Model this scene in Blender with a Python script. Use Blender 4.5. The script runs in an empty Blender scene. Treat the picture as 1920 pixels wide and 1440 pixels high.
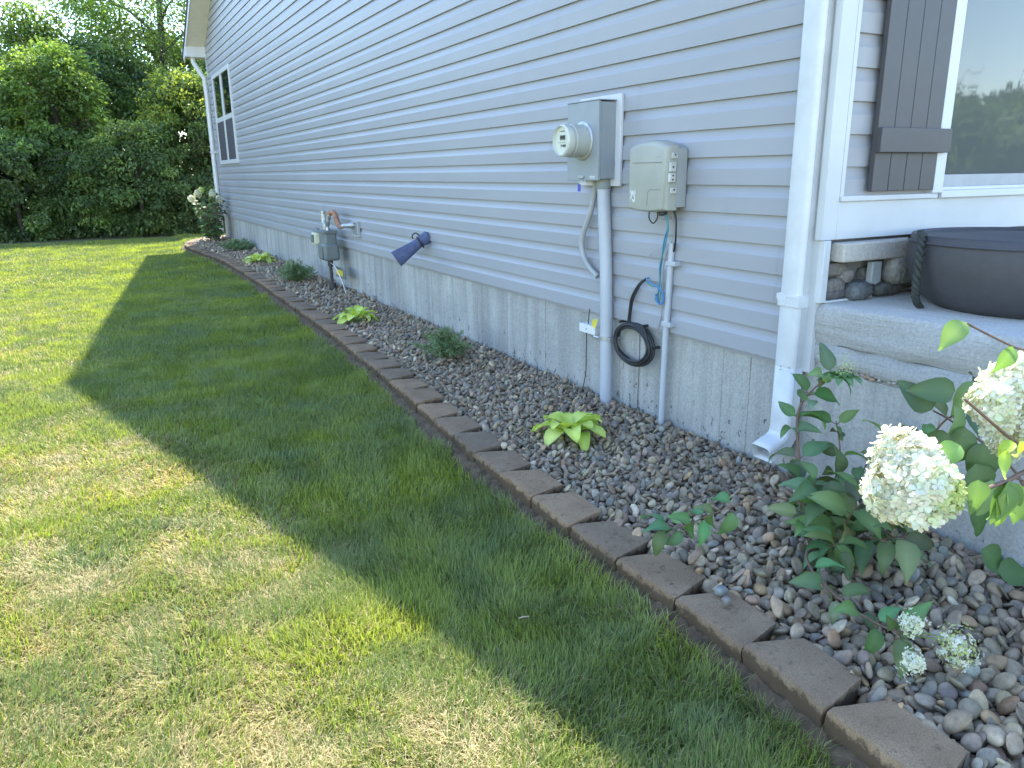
import bpy, bmesh, math, random
import numpy as np
from mathutils import Vector, Matrix

random.seed(7)
RNG = np.random.default_rng(11)
S = bpy.context.scene
R = math.radians
PI = math.pi

# ------------------------------------------------------------------ camera
PITCH, ROLL, YAW, FPX, CAMZ = .2687, -.0115, .4943, 1440.0, 1.33
_f = Vector((math.sin(YAW)*math.cos(PITCH), math.cos(YAW)*math.cos(PITCH), -math.sin(PITCH)))
_r0 = Vector((math.cos(YAW), -math.sin(YAW), 0)); _u0 = _r0.cross(_f)
_r = _r0*math.cos(ROLL)+_u0*math.sin(ROLL); _u = -_r0*math.sin(ROLL)+_u0*math.cos(ROLL)
cam_d = bpy.data.cameras.new('camera'); cam = bpy.data.objects.new('camera', cam_d)
S.collection.objects.link(cam); S.camera = cam
M = Matrix((( _r.x, _u.x, -_f.x, 0), (_r.y, _u.y, -_f.y, 0), (_r.z, _u.z, -_f.z, CAMZ), (0, 0, 0, 1)))
cam.matrix_world = M
cam_d.sensor_width = 36; cam_d.lens = FPX/1920*36; cam_d.clip_end = 600; cam_d.clip_start = .05

# ------------------------------------------------------------------ light
SUN = Vector((.355, .79, 1.0)).normalized()
el = math.asin(SUN.z); az = math.atan2(SUN.x, SUN.y)
w = bpy.data.worlds.new('World'); S.world = w; w.use_nodes = True
nt = w.node_tree; bg = nt.nodes['Background']
sky = nt.nodes.new('ShaderNodeTexSky'); sky.sky_type = 'NISHITA'; sky.sun_disc = False
sky.sun_elevation = el; sky.sun_rotation = az; sky.air_density = 1.0; sky.dust_density = .15; sky.ozone_density = 1.3
nt.links.new(sky.outputs[0], bg.inputs[0]); bg.inputs[1].default_value = .15
sd = bpy.data.lights.new('sun', 'SUN'); so = bpy.data.objects.new('sun', sd); S.collection.objects.link(so)
sd.energy = 3.2; sd.angle = R(.55); sd.color = (1.0, .95, .86)
so.rotation_euler = SUN.to_track_quat('Z', 'Y').to_euler(); so.location = (5, 12, 30)
S.view_settings.view_transform = 'Standard'; S.view_settings.look = 'None'
S.view_settings.exposure = 2.38; S.view_settings.gamma = 1
S.cycles.max_bounces = 8; S.cycles.transparent_max_bounces = 8

# ------------------------------------------------------------------ helpers
COL = S.collection
def at(px, py, d):
    """world point seen at a photo pixel at camera depth d"""
    return Vector((0, 0, CAMZ)) + (_r*((px-960)/FPX) - _u*((py-720)/FPX) + _f)*d
def onz(px, py, z=0):
    v = _r*((px-960)/FPX) - _u*((py-720)/FPX) + _f
    return Vector((0, 0, CAMZ)) + v*((z-CAMZ)/v.z)

def tag(o, label=None, cat=None, group=None, kind=None):
    if label: o['label'] = label
    if cat: o['category'] = cat
    if group: o['group'] = group
    if kind: o['kind'] = kind
    return o
def empty(name, loc, label=None, cat=None, group=None, rz=0):
    o = bpy.data.objects.new(name, None); COL.objects.link(o)
    o.location = loc; o.rotation_euler = (0, 0, rz); o.empty_display_size = .1
    return tag(o, label, cat, group)

class MB:
    """collects geometry in world coordinates"""
    def __init__(s): s.v = []; s.f = []; s.c = []
    def add(s, vs, fs, col=None):
        b = len(s.v); s.v += [tuple(v) for v in vs]; s.f += [tuple(b+i for i in f) for f in fs]
        if col is not None: s.c += [col]*len(vs)
        return s
    def box(s, x0, x1, y0, y1, z0, z1, col=None):
        vs = [(x, y, z) for z in (z0, z1) for y in (y0, y1) for x in (x0, x1)]
        return s.add(vs, [(0, 2, 3, 1), (4, 5, 7, 6), (0, 1, 5, 4), (2, 6, 7, 3), (0, 4, 6, 2), (1, 3, 7, 5)], col)
    def prism(s, pts, a, b, axis='x'):
        """polygon pts (2D) extruded from a to b along axis"""
        n = len(pts)
        def mk(p, t):
            return (t, p[0], p[1]) if axis == 'x' else (p[0], t, p[1]) if axis == 'y' else (p[0], p[1], t)
        vs = [mk(p, a) for p in pts]+[mk(p, b) for p in pts]
        fs = [tuple(range(n)), tuple(reversed(range(n, 2*n)))]+[(i, i+n, (i+1) % n+n, (i+1) % n) for i in range(n)]
        return s.add(vs, fs)
    def tube(s, path, rad, n=8, cap=True, col=None):
        path = [Vector(p) for p in path]; m = len(path)
        rads = rad if isinstance(rad, (list, tuple)) else [rad]*m
        t0 = (path[1]-path[0]).normalized()
        ref = Vector((0, 0, 1)) if abs(t0.z) < .9 else Vector((1, 0, 0))
        nrm = t0.cross(ref).normalized(); vs = []
        for i, p in enumerate(path):
            t = (path[min(i+1, m-1)]-path[max(i-1, 0)]).normalized()
            nrm = (nrm-t*nrm.dot(t)).normalized(); bi = t.cross(nrm)
            for k in range(n):
                a = 2*PI*k/n; vs.append(p+(nrm*math.cos(a)+bi*math.sin(a))*rads[i])
        fs = [(i*n+k, i*n+(k+1) % n, (i+1)*n+(k+1) % n, (i+1)*n+k) for i in range(m-1) for k in range(n)]
        if cap: fs += [tuple(reversed(range(n))), tuple(range((m-1)*n, m*n))]
        return s.add(vs, fs, col)
    def lathe(s, prof, origin, axis='z', n=24, cap=True):
        """prof list of (radius, height) revolved round axis through origin"""
        o = Vector(origin); A = {'x': (Vector((0, 1, 0)), Vector((0, 0, 1)), Vector((1, 0, 0))),
                                 'y': (Vector((0, 0, 1)), Vector((1, 0, 0)), Vector((0, 1, 0))),
                                 'z': (Vector((1, 0, 0)), Vector((0, 1, 0)), Vector((0, 0, 1)))}[axis]
        vs = [o+A[0]*r*math.cos(2*PI*k/n)+A[1]*r*math.sin(2*PI*k/n)+A[2]*h for r, h in prof for k in range(n)]
        m = len(prof)
        fs = [(i*n+k, i*n+(k+1) % n, (i+1)*n+(k+1) % n, (i+1)*n+k) for i in range(m-1) for k in range(n)]
        if cap: fs += [tuple(reversed(range(n))), tuple(range((m-1)*n, m*n))]
        return s.add(vs, fs)
    def build(s, name, mat, parent=None, smooth=False, bevel=0, origin=None, seg=2):
        me = bpy.data.meshes.new(name)
        v = np.array(s.v, dtype=np.float32)
        off = Vector((0, 0, 0))
        if parent is not None:
            pm = world(parent); inv = pm.inverted()
            v = v @ np.array(inv.to_3x3()).T + np.array(inv.translation)
        elif origin is not None:
            v = v-np.array(origin, dtype=np.float32)
        me.from_pydata(v.tolist(), [], s.f)
        if s.c:
            a = me.color_attributes.new('Col', 'FLOAT_COLOR', 'POINT')
            a.data.foreach_set('color', np.array([(c[0], c[1], c[2], 1) for c in s.c], dtype=np.float32).ravel())
        me.materials.append(mat)
        if smooth: me.shade_smooth()
        me.update()
        o = bpy.data.objects.new(name, me); COL.objects.link(o)
        if parent is not None: o.parent = parent
        elif origin is not None: o.location = origin
        if bevel:
            m = o.modifiers.new('bevel', 'BEVEL'); m.width = bevel; m.segments = seg; m.limit_method = 'ANGLE'; m.angle_limit = R(40)
            if not smooth:
                me.shade_smooth()
                if hasattr(me, 'set_sharp_from_angle'): me.set_sharp_from_angle(angle=R(35))
        elif smooth == 'auto':
            me.set_sharp_from_angle(angle=R(40))
        return o
def world(o):
    m = Matrix.LocRotScale(o.location, o.rotation_euler, o.scale)
    return world(o.parent) @ m if o.parent else m

def np_mesh(name, V, T, mat, col=None, smooth=False, parent=None, quads=False, origin=None):
    """big mesh from numpy arrays: V (n,3), T (m,3 or 4)"""
    me = bpy.data.meshes.new(name); V = np.ascontiguousarray(V, dtype=np.float32)
    if parent is not None:
        inv = world(parent).inverted(); V = (V @ np.array(inv.to_3x3()).T + np.array(inv.translation)).astype(np.float32)
    T = np.ascontiguousarray(T, dtype=np.int32); k = T.shape[1]
    me.vertices.add(len(V)); me.vertices.foreach_set('co', V.ravel())
    me.loops.add(T.size); me.loops.foreach_set('vertex_index', T.ravel())
    me.polygons.add(len(T)); me.polygons.foreach_set('loop_start', np.arange(0, T.size, k, dtype=np.int32))
    me.polygons.foreach_set('loop_total', np.full(len(T), k, dtype=np.int32))
    me.update(calc_edges=True)
    if col is not None:
        a = me.color_attributes.new('Col', 'FLOAT_COLOR', 'POINT')
        c4 = np.ones((len(V), 4), dtype=np.float32); c4[:, :3] = col; a.data.foreach_set('color', c4.ravel())
    me.polygons.foreach_set('use_smooth', np.full(len(T), smooth))
    me.materials.append(mat)
    o = bpy.data.objects.new(name, me); COL.objects.link(o)
    if parent is not None: o.parent = parent
    return o

# value noise on numpy arrays
_lat = np.random.default_rng(3).random((256, 256))
def vnoise(x, y, s=1.0, o=0.0):
    x = np.asarray(x)*s+o*17.3+100; y = np.asarray(y)*s+o*31.7+100
    xi = np.floor(x).astype(int); yi = np.floor(y).astype(int); fx = x-xi; fy = y-yi
    fx = fx*fx*(3-2*fx); fy = fy*fy*(3-2*fy)
    g = lambda a, b: _lat[a % 256, b % 256]
    return (g(xi, yi)*(1-fx)+g(xi+1, yi)*fx)*(1-fy)+(g(xi, yi+1)*(1-fx)+g(xi+1, yi+1)*fx)*fy
def fbm(x, y, s=1.0, o=0.0, n=4):
    t = 0; a = .5; tot = 0
    for i in range(n): t = t+a*vnoise(x, y, s*2**i, o+i); tot += a; a *= .55
    return t/tot

# ------------------------------------------------------------------ materials
def new_mat(name):
    m = bpy.data.materials.new(name); m.use_nodes = True
    return m, m.node_tree, m.node_tree.nodes['Principled BSDF']
def N(nt, t, **k):
    n = nt.nodes.new(t)
    for a, b in k.items():
        if a.startswith('in_'): n.inputs[int(a[3:])].default_value = b
        else: setattr(n, a, b)
    return n
def ramp(nt, src, stops):
    r = nt.nodes.new('ShaderNodeValToRGB'); e = r.color_ramp.elements
    while len(e) < len(stops): e.new(.5)
    for i, (p, c) in enumerate(stops):
        e[i].position = p; e[i].color = (c if len(c) == 4 else (*c, 1)) if not isinstance(c, (int, float)) else (c, c, c, 1)
    nt.links.new(src, r.inputs[0]); return r.outputs[0]
def coords(nt, scale=(1, 1, 1)):
    mp = nt.nodes.new('ShaderNodeMapping'); mp.inputs['Scale'].default_value = scale
    g = nt.nodes.new('ShaderNodeNewGeometry'); nt.links.new(g.outputs['Position'], mp.inputs[0]); return mp.outputs[0]
def noise(nt, scale, detail=4, vec=None, rough=.55, dist=0):
    n = N(nt, 'ShaderNodeTexNoise'); n.inputs['Scale'].default_value = scale; n.inputs['Detail'].default_value = detail
    n.inputs['Roughness'].default_value = rough; n.inputs['Distortion'].default_value = dist
    nt.links.new(vec if vec is not None else coords(nt), n.inputs['Vector']); return n.outputs[0]
def mix(nt, fac, a, b, blend='MIX'):
    m = nt.nodes.new('ShaderNodeMix'); m.data_type = 'RGBA'; m.blend_type = blend
    for i, v in ((0, fac), (6, a), (7, b)):
        if isinstance(v, (int, float)): m.inputs[i].default_value = v
        elif isinstance(v, tuple): m.inputs[i].default_value = (*v, 1) if len(v) == 3 else v
        else: nt.links.new(v, m.inputs[i])
    return m.outputs[2]
def bump(nt, bsdf, h, strength=.3, dist=.01):
    b = N(nt, 'ShaderNodeBump'); b.inputs['Strength'].default_value = strength; b.inputs['Distance'].default_value = dist
    nt.links.new(h, b.inputs['Height']); nt.links.new(b.outputs[0], bsdf.inputs['Normal'])
def simple(name, col, rough=.5, metal=0, var=.12, nscale=8, bscale=0, bst=.2, bdist=.002, spec=.5):
    m, nt, b = new_mat(name)
    n = noise(nt, nscale, 5)
    lo = tuple(c*(1-var) for c in col); hi = tuple(min(1, c*(1+var)) for c in col)
    nt.links.new(ramp(nt, n, [(.3, lo), (.7, hi)]), b.inputs['Base Color'])
    b.inputs['Roughness'].default_value = rough; b.inputs['Metallic'].default_value = metal
    b.inputs['Specular IOR Level'].default_value = spec
    if bscale: bump(nt, b, noise(nt, bscale, 5), bst, bdist)
    return m

def mat_siding():
    m, nt, b = new_mat('vinyl_siding')
    g = noise(nt, 3, 4, coords(nt, (1, .25, 1)))
    base = ramp(nt, g, [(.3, (.30, .303, .325)), (.7, (.335, .338, .358))])
    # light dust and weathering streaks running down
    d = ramp(nt, noise(nt, 2.2, 6, coords(nt, (6, 6, .6)), .65), [(.55, 0.0), (.8, 1.0)])
    dm = N(nt, 'ShaderNodeMath', operation='MULTIPLY', in_1=.16); nt.links.new(d, dm.inputs[0])
    sc_ = mix(nt, dm.outputs[0], base, (.28, .28, .26))
    geo = N(nt, 'ShaderNodeNewGeometry'); sep = N(nt, 'ShaderNodeSeparateXYZ'); nt.links.new(geo.outputs['Position'], sep.inputs[0])
    zr = N(nt, 'ShaderNodeMapRange'); nt.links.new(sep.outputs['Z'], zr.inputs[0])
    for i, v in ((1, .5), (2, .95), (3, .17), (4, 0.0)): zr.inputs[i].default_value = v
    sn = noise(nt, 45, 5, None, .7); ad = N(nt, 'ShaderNodeMath', operation='ADD'); nt.links.new(sn, ad.inputs[0]); nt.links.new(zr.outputs[0], ad.inputs[1])
    sc_ = mix(nt, ramp(nt, ad.outputs[0], [(.72, 0.0), (.85, .25)]), sc_, (.22, .21, .185))
    nt.links.new(sc_, b.inputs['Base Color'])
    b.inputs['Roughness'].default_value = .42; b.inputs['Specular IOR Level'].default_value = .35
    w1 = noise(nt, 1.1, 2, coords(nt, (1, .5, 1)))
    gr = noise(nt, 60, 3, coords(nt, (1, .08, 1)))
    a = N(nt, 'ShaderNodeMath', operation='MULTIPLY', in_1=.02); nt.links.new(gr, a.inputs[0])
    s = N(nt, 'ShaderNodeMath', operation='ADD'); nt.links.new(w1, s.inputs[0]); nt.links.new(a.outputs[0], s.inputs[1])
    bump(nt, b, s.outputs[0], .35, .012)
    return m
def mat_concrete(name, c0, c1, streak=True, spots=True, rib=False):
    m, nt, b = new_mat(name)
    geo = N(nt, 'ShaderNodeNewGeometry'); sep = N(nt, 'ShaderNodeSeparateXYZ'); nt.links.new(geo.outputs['Position'], sep.inputs[0])
    big = noise(nt, 1.6, 6)
    col = ramp(nt, big, [(.25, c0), (.75, c1)])
    if streak:
        st = noise(nt, 5, 5, coords(nt, (1, 1.6, .12)), .6)
        col = mix(nt, ramp(nt, st, [(.38, 0.0), (.72, .75)]), col, tuple(x*.55 for x in c0))
        col = mix(nt, ramp(nt, noise(nt, 2.6, 5, coords(nt, (1, .8, .8)), .6), [(.45, 0.0), (.7, .45)]), col, tuple(x*y for x, y in zip(c0, (.62, .64, .66))))
        # form panels: each about half a metre, a little different in tone
        fl = N(nt, 'ShaderNodeMath', operation='MULTIPLY', in_1=1/.475); nt.links.new(sep.outputs['Y'], fl.inputs[0])
        f2 = N(nt, 'ShaderNodeMath', operation='FLOOR'); nt.links.new(fl.outputs[0], f2.inputs[0])
        wn = N(nt, 'ShaderNodeTexWhiteNoise', noise_dimensions='1D'); nt.links.new(f2.outputs[0], wn.inputs['W'])
        mm = N(nt, 'ShaderNodeMath', operation='MULTIPLY', in_1=.22); nt.links.new(wn.outputs[0], mm.inputs[0])
        col = mix(nt, mm.outputs[0], col, tuple(x*.55 for x in c0))
    if spots:
        sp = noise(nt, 26, 3, coords(nt, (1, 1, .7)), .65)
        zr = N(nt, 'ShaderNodeMapRange'); nt.links.new(sep.outputs['Z'], zr.inputs[0])
        for i, v in ((1, 0.0), (2, .40), (3, .15), (4, 0.0)): zr.inputs[i].default_value = v
        ad = N(nt, 'ShaderNodeMath', operation='ADD'); nt.links.new(sp, ad.inputs[0]); nt.links.new(zr.outputs[0], ad.inputs[1])
        big2 = noise(nt, 1.3, 3); m2 = N(nt, 'ShaderNodeMath', operation='MULTIPLY_ADD', in_1=.12, in_2=-.06); nt.links.new(big2, m2.inputs[0])
        a2 = N(nt, 'ShaderNodeMath', operation='ADD'); nt.links.new(ad.outputs[0], a2.inputs[0]); nt.links.new(m2.outputs[0], a2.inputs[1])
        col = mix(nt, ramp(nt, a2.outputs[0], [(.735, 0.0), (.785, .75)]), col, (.05, .055, .05))
    fine = noise(nt, 90, 4); col = mix(nt, .25, col, ramp(nt, fine, [(.3, .2), (.7, .8)]), 'OVERLAY')
    nt.links.new(col, b.inputs['Base Color']); b.inputs['Roughness'].default_value = .85
    b.inputs['Specular IOR Level'].default_value = .25
    h = noise(nt, 22, 6, None, .7)
    if rib:
        h = noise(nt, 14, 6, coords(nt, (.6, .25, 3.4)), .75)
    bump(nt, b, h, .5 if not rib else .8, .012 if not rib else .02)
    return m
def mat_leaf(name, c0, c1, trans=.45, rough=.45, attr=False, nscale=9, spec=.4, tsat=None):
    m, nt, b = new_mat(name)
    if attr:
        a = N(nt, 'ShaderNodeAttribute', attribute_name='Col'); src = a.outputs['Color']
    else:
        src = ramp(nt, noise(nt, nscale, 4), [(.3, c0), (.7, c1)])
    nt.links.new(src, b.inputs['Base Color']); b.inputs['Roughness'].default_value = rough; b.inputs['Specular IOR Level'].default_value = spec
    tr = N(nt, 'ShaderNodeBsdfTranslucent'); ms = N(nt, 'ShaderNodeMixShader'); ms.inputs[0].default_value = trans
    tc = mix(nt, 1.0, src, tsat or (1.25, 1.3, .55), 'MULTIPLY'); nt.links.new(tc, tr.inputs[0])
    nt.links.new(b.outputs[0], ms.inputs[1]); nt.links.new(tr.outputs[0], ms.inputs[2])
    nt.links.new(ms.outputs[0], nt.nodes['Material Output'].inputs[0]); return m
def mat_attr(name, rough=.6, bscale=0, bst=.3, bdist=.003, speck=False, spec=.4):
    m, nt, b = new_mat(name)
    a = N(nt, 'ShaderNodeAttribute', attribute_name='Col'); col = a.outputs['Color']
    if speck:
        n1 = noise(nt, 55, 5, None, .65); col = mix(nt, .55, col, ramp(nt, n1, [(.28, .22), (.72, .78)]), 'OVERLAY')
        n2 = noise(nt, 14, 3); col = mix(nt, .35, col, ramp(nt, n2, [(.3, .25), (.7, .75)]), 'OVERLAY')
    nt.links.new(col, b.inputs['Base Color']); b.inputs['Roughness'].default_value = rough; b.inputs['Specular IOR Level'].default_value = spec
    if bscale: bump(nt, b, noise(nt, bscale, 5), bst, bdist)
    return m
def mat_glass(name, col, wav=0, rough=.02):
    m, nt, b = new_mat(name)
    b.inputs['Base Color'].default_value = (*col, 1); b.inputs['Roughness'].default_value = rough
    b.inputs['Specular IOR Level'].default_value = .7; b.inputs['IOR'].default_value = 1.55
    if wav: bump(nt, b, noise(nt, 9, 1, coords(nt, (1, 1, .22)), .3), wav, .006)
    return m
def mat_block():
    m, nt, b = new_mat('tan_block_concrete')
    oi = N(nt, 'ShaderNodeObjectInfo')
    c = ramp(nt, noise(nt, 7, 5), [(.3, (.185, .132, .088)), (.7, (.25, .187, .126))])
    t = ramp(nt, oi.outputs['Random'], [(0, (.78, .8, .84)), (1, (1.25, 1.14, 1.02))]); c = mix(nt, 1.0, c, t, 'MULTIPLY')
    fine = noise(nt, 260, 3); c = mix(nt, .5, c, ramp(nt, fine, [(.3, .25), (.7, .75)]), 'OVERLAY')
    v = N(nt, 'ShaderNodeTexVoronoi'); v.inputs['Scale'].default_value = 85; nt.links.new(coords(nt), v.inputs['Vector'])
    c = mix(nt, ramp(nt, v.outputs['Distance'], [(.05, .8), (.09, 0.0)]), c, (.42, .38, .34))
    tc = N(nt, 'ShaderNodeTexCoord'); sep = N(nt, 'ShaderNodeSeparateXYZ'); nt.links.new(tc.outputs['Object'], sep.inputs[0])
    zr = N(nt, 'ShaderNodeMapRange'); nt.links.new(sep.outputs['Z'], zr.inputs[0])
    for i, v in ((1, .045), (2, .094), (3, .5), (4, 0.0)): zr.inputs[i].default_value = v
    dn = noise(nt, 38, 5, None, .7); ad = N(nt, 'ShaderNodeMath', operation='ADD'); nt.links.new(dn, ad.inputs[0]); nt.links.new(zr.outputs[0], ad.inputs[1])
    c = mix(nt, ramp(nt, ad.outputs[0], [(.56, 0.0), (.74, .9)]), c, (.075, .05, .03))
    nt.links.new(c, b.inputs['Base Color']); b.inputs['Roughness'].default_value = .9; b.inputs['Specular IOR Level'].default_value = .2
    bump(nt, b, noise(nt, 140, 6, None, .7), .7, .005); return m

MT = dict(
    siding=mat_siding(),
    trim=simple('white_vinyl_trim', (.50, .51, .52), .35, var=.06, nscale=4, bscale=3, bst=.1),
    alu=simple('white_painted_aluminium', (.54, .55, .56), .33, var=.08, nscale=9, bscale=5, bst=.12, bdist=.004),
    fascia=simple('white_fascia', (.56, .565, .56), .45, var=.04),
    soffit=simple('cream_soffit', (.66, .64, .58), .6, var=.05),
    shingle=simple('dark_shingles', (.08, .075, .07), .9, var=.4, nscale=30, bscale=60, bst=.6, bdist=.01),
    found=mat_concrete('poured_concrete', (.375, .37, .345), (.50, .495, .465)),
    slab=mat_concrete('porch_concrete', (.36, .355, .335), (.46, .45, .43), streak=False, spots=False, rib=True),
    slabtop=mat_concrete('porch_floor_concrete', (.38, .38, .37), (.45, .45, .44), streak=False, spots=False),
    shutter=simple('charcoal_shutter', (.066, .062, .068), .45, var=.06, nscale=20, bscale=80, bst=.1),
    stone=mat_concrete('cut_limestone', (.36, .33, .29), (.47, .44, .39), streak=False, spots=False),
    frame=simple('window_frame_white', (.56, .57, .585), .35, var=.02),
    glass=mat_glass('window_glass', (.10, .108, .105), .2, .035),
    glassfar=mat_glass('window_glass_upper', (.015, .02, .017), .06),
    screen=simple('insect_screen', (.055, .05, .058), .7, var=.1, nscale=40),
    soil=simple('soil', (.10, .066, .036), .95, var=.45, nscale=22, bscale=50, bst=.9, bdist=.02),
    lawn=simple('thatch', (.17, .165, .08), .95, var=.45, nscale=9, bscale=60, bst=.6, bdist=.02),
    grey=simple('meter_grey_paint', (.26, .285, .30), .45, var=.06, nscale=6, bscale=40, bst=.05),
    beige=simple('weathered_beige_plastic', (.34, .34, .295), .5, var=.08, nscale=5, bscale=60, bst=.1),
    beige2=simple('grey_plastic_back', (.31, .325, .315), .5, var=.06),
    steel=simple('galvanised_steel', (.42, .43, .43), .4, metal=.6, var=.2, nscale=25),
    gasgrey=simple('gas_meter_grey_paint', (.14, .16, .155), .5, var=.15, nscale=10, bscale=40, bst=.1),
    rust=simple('rusty_copper_paint', (.30, .15, .09), .6, var=.4, nscale=30),
    dark=simple('black_rubber', (.022, .022, .024), .55, var=.2, nscale=30),
    iron=simple('dark_iron', (.05, .045, .042), .6, var=.35, nscale=30),
    pvc=simple('grey_pvc_conduit', (.42, .44, .475), .4, var=.05, nscale=8),
    pvcd=simple('pale_grey_pvc', (.36, .36, .36), .5, var=.08),
    white=simple('white_plastic', (.66, .66, .65), .4, var=.03),
    yellow=simple('yellow_plastic', (.62, .50, .05), .5, var=.08),
    cream=simple('cream_plastic', (.6, .58, .40), .5, var=.08),
    blue=simple('blue_tarp_fabric', (.078, .098, .20), .7, var=.25, nscale=12, bscale=22, bst=.9, bdist=.02),
    bluetag=simple('blue_tag', (.04, .05, .36), .4, var=.05),
    cblue=simple('blue_cable', (.05, .20, .42), .4, var=.1), cteal=simple('teal_cable', (.06, .24, .24), .4, var=.1),
    lcd=simple('lcd_grey', (.10, .12, .10), .3, var=.05), dial=simple('meter_dial', (.58, .59, .50), .5, var=.03),
    mglass=mat_glass('meter_glass', (.3, .31, .28)),
    potcloth=simple('charcoal_resin', (.052, .049, .054), .6, var=.1, nscale=30, bscale=90, bst=.2),
    rope=simple('black_braided_rope', (.03, .035, .03), .8, var=.4, nscale=60),
    block=mat_block(),
    pebble=mat_attr('river_pebbles', .55, 70, .25, .002, speck=True, spec=.45),
    stem=simple('reddish_stem', (.13, .075, .05), .6, var=.25, nscale=40), gstem=simple('green_stem', (.13, .2, .06), .6, var=.2),
    bark=simple('bark', (.07, .055, .042), .9, var=.4, nscale=12, bscale=20, bst=.7, bdist=.02),
    leaf=mat_leaf('hydrangea_leaf', (.045, .10, .035), (.085, .15, .05), .3, .5, attr=True),
    lime=mat_leaf('hosta_leaf', (.36, .50, .06), (.48, .60, .12), .35, .45, attr=True),
    mound=mat_leaf('mound_foliage', (.05, .1, .05), (.1, .16, .08), .3, .7, attr=True),
    petal=mat_leaf('petals', (.8, .82, .76), (.85, .86, .8), .35, .6, attr=True, tsat=(1.0, 1.0, .92), spec=.2),
    tree=mat_leaf('tree_leaves', (0, 0, 0), (0, 0, 0), .42, .55, attr=True, spec=.25, tsat=(1.5, 1.55, .5)),
    grass=mat_leaf('grass_blades', (0, 0, 0), (0, 0, 0), .42, .5, attr=True, spec=.3, tsat=(1.3, 1.35, .7)),
    rockv=mat_attr('veneer_stone', .8, 30, .8, .02, speck=True, spec=.25),
)

W = 2.65            # wall plane
Y0, Y1 = 2.285, 18.2  # siding extent
ZS = .505           # bottom edge of the siding
HC = .1264          # course height
YR, ZR = 11.75, 6.95  # ridge
ZE0, ZE1 = 2.52, 3.93  # wall top at Y0 and Y1
def roof_z(y): return ZR-(YR-y)*(ZR-ZE0)/(YR-Y0) if y < YR else ZR-(y-YR)*(ZR-ZE1)/(Y1-YR)

# ------------------------------------------------------------------ ground
EDGE = [(-.4, 1.44), (.3, 1.45), (.87, 1.462), (1.4, 1.485), (1.7, 1.49), (2.0, 1.486), (2.29, 1.484), (2.61, 1.49), (2.93, 1.505), (3.3, 1.525),
        (3.95, 1.566), (5.14, 1.65), (6.93, 1.745), (9.69, 1.825), (12.3, 1.86), (14, 1.81), (15.3, 1.71), (16.4, 1.64), (17.3, 1.72),
        (18.1, 1.95), (18.7, 2.3), (19.0, 2.8), (19.1, 3.4)]   # (y, x) lawn side of the edging
def catmull(P, n=12):
    P = [Vector(p) for p in P]; out = []
    for i in range(len(P)-1):
        a = P[max(i-1, 0)]; b = P[i]; c = P[i+1]; d = P[min(i+2, len(P)-1)]
        for k in range(n):
            t = k/n; out.append(.5*((2*b)+(c-a)*t+(2*a-5*b+4*c-d)*t*t+(3*b-a-3*c+d)*t**3))
    out.append(P[-1]); return out
edge_pts = catmull([(x, y, 0) for y, x in EDGE], 14)
ey = np.array([p.y for p in edge_pts]); ex = np.array([p.x for p in edge_pts])
_mono = np.maximum.accumulate(ey) == ey
def edge_x(y): return np.interp(y, ey[_mono], ex[_mono])

LZ = -.10
g = MB()
xs = list(np.linspace(-200, -6, 8))+list(np.linspace(-5, 3, 28))+list(np.linspace(4, 200, 8)); ys = list(np.linspace(-60, -2, 6))+list(np.linspace(-1, 22, 70))+list(np.linspace(24, 260, 10))
nx, ny = len(xs), len(ys)
vs = [(x, y, LZ + (0 if not (-5 < x < 1.4 and 0 < y < 22) else float(.012*(vnoise(x, y, 2.0)-.5)))) for y in ys for x in xs]
g.add(vs, [(j*nx+i, j*nx+i+1, (j+1)*nx+i+1, (j+1)*nx+i) for j in range(ny-1) for i in range(nx-1)])
tag(g.build('lawn_ground', MT['lawn'], smooth=True), kind='structure')
# soil strip beside the edging and the bed under the pebbles
g = MB(); n = len(edge_pts); L = []
for i, p in enumerate(edge_pts):
    t = (edge_pts[min(i+1, n-1)]-edge_pts[max(i-1, 0)]).normalized(); nn = Vector((-t.y, t.x, 0))
    wob = .018*math.sin(i*1.7)+.012*math.sin(i*.61+1)
    L.append((p+nn*(.10+wob)+Vector((0, 0, LZ+.012)), p+nn*.04+Vector((0, 0, LZ+.052+.010*math.sin(i*2.3))), p-nn*.06+Vector((0, 0, LZ+.066+.008*math.sin(i*1.3)))))
vs = [q for r_ in L for q in r_]
g.add(vs, [(i*3+k, i*3+k+1, (i+1)*3+k+1, (i+1)*3+k) for i in range(n-1) for k in range(2)])
tag(g.build('soil_strip', MT['soil'], smooth=True), kind='structure')
g = MB(); vs = []
for p in edge_pts[:-30]: vs += [(p.x+.06, p.y, -.045), (W+.03, p.y, -.045)]
g.add(vs, [(2*i, 2*i+1, 2*i+3, 2*i+2) for i in range(len(vs)//2-1)])
tag(g.build('garden_bed_soil', MT['soil']), kind='structure')

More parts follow.
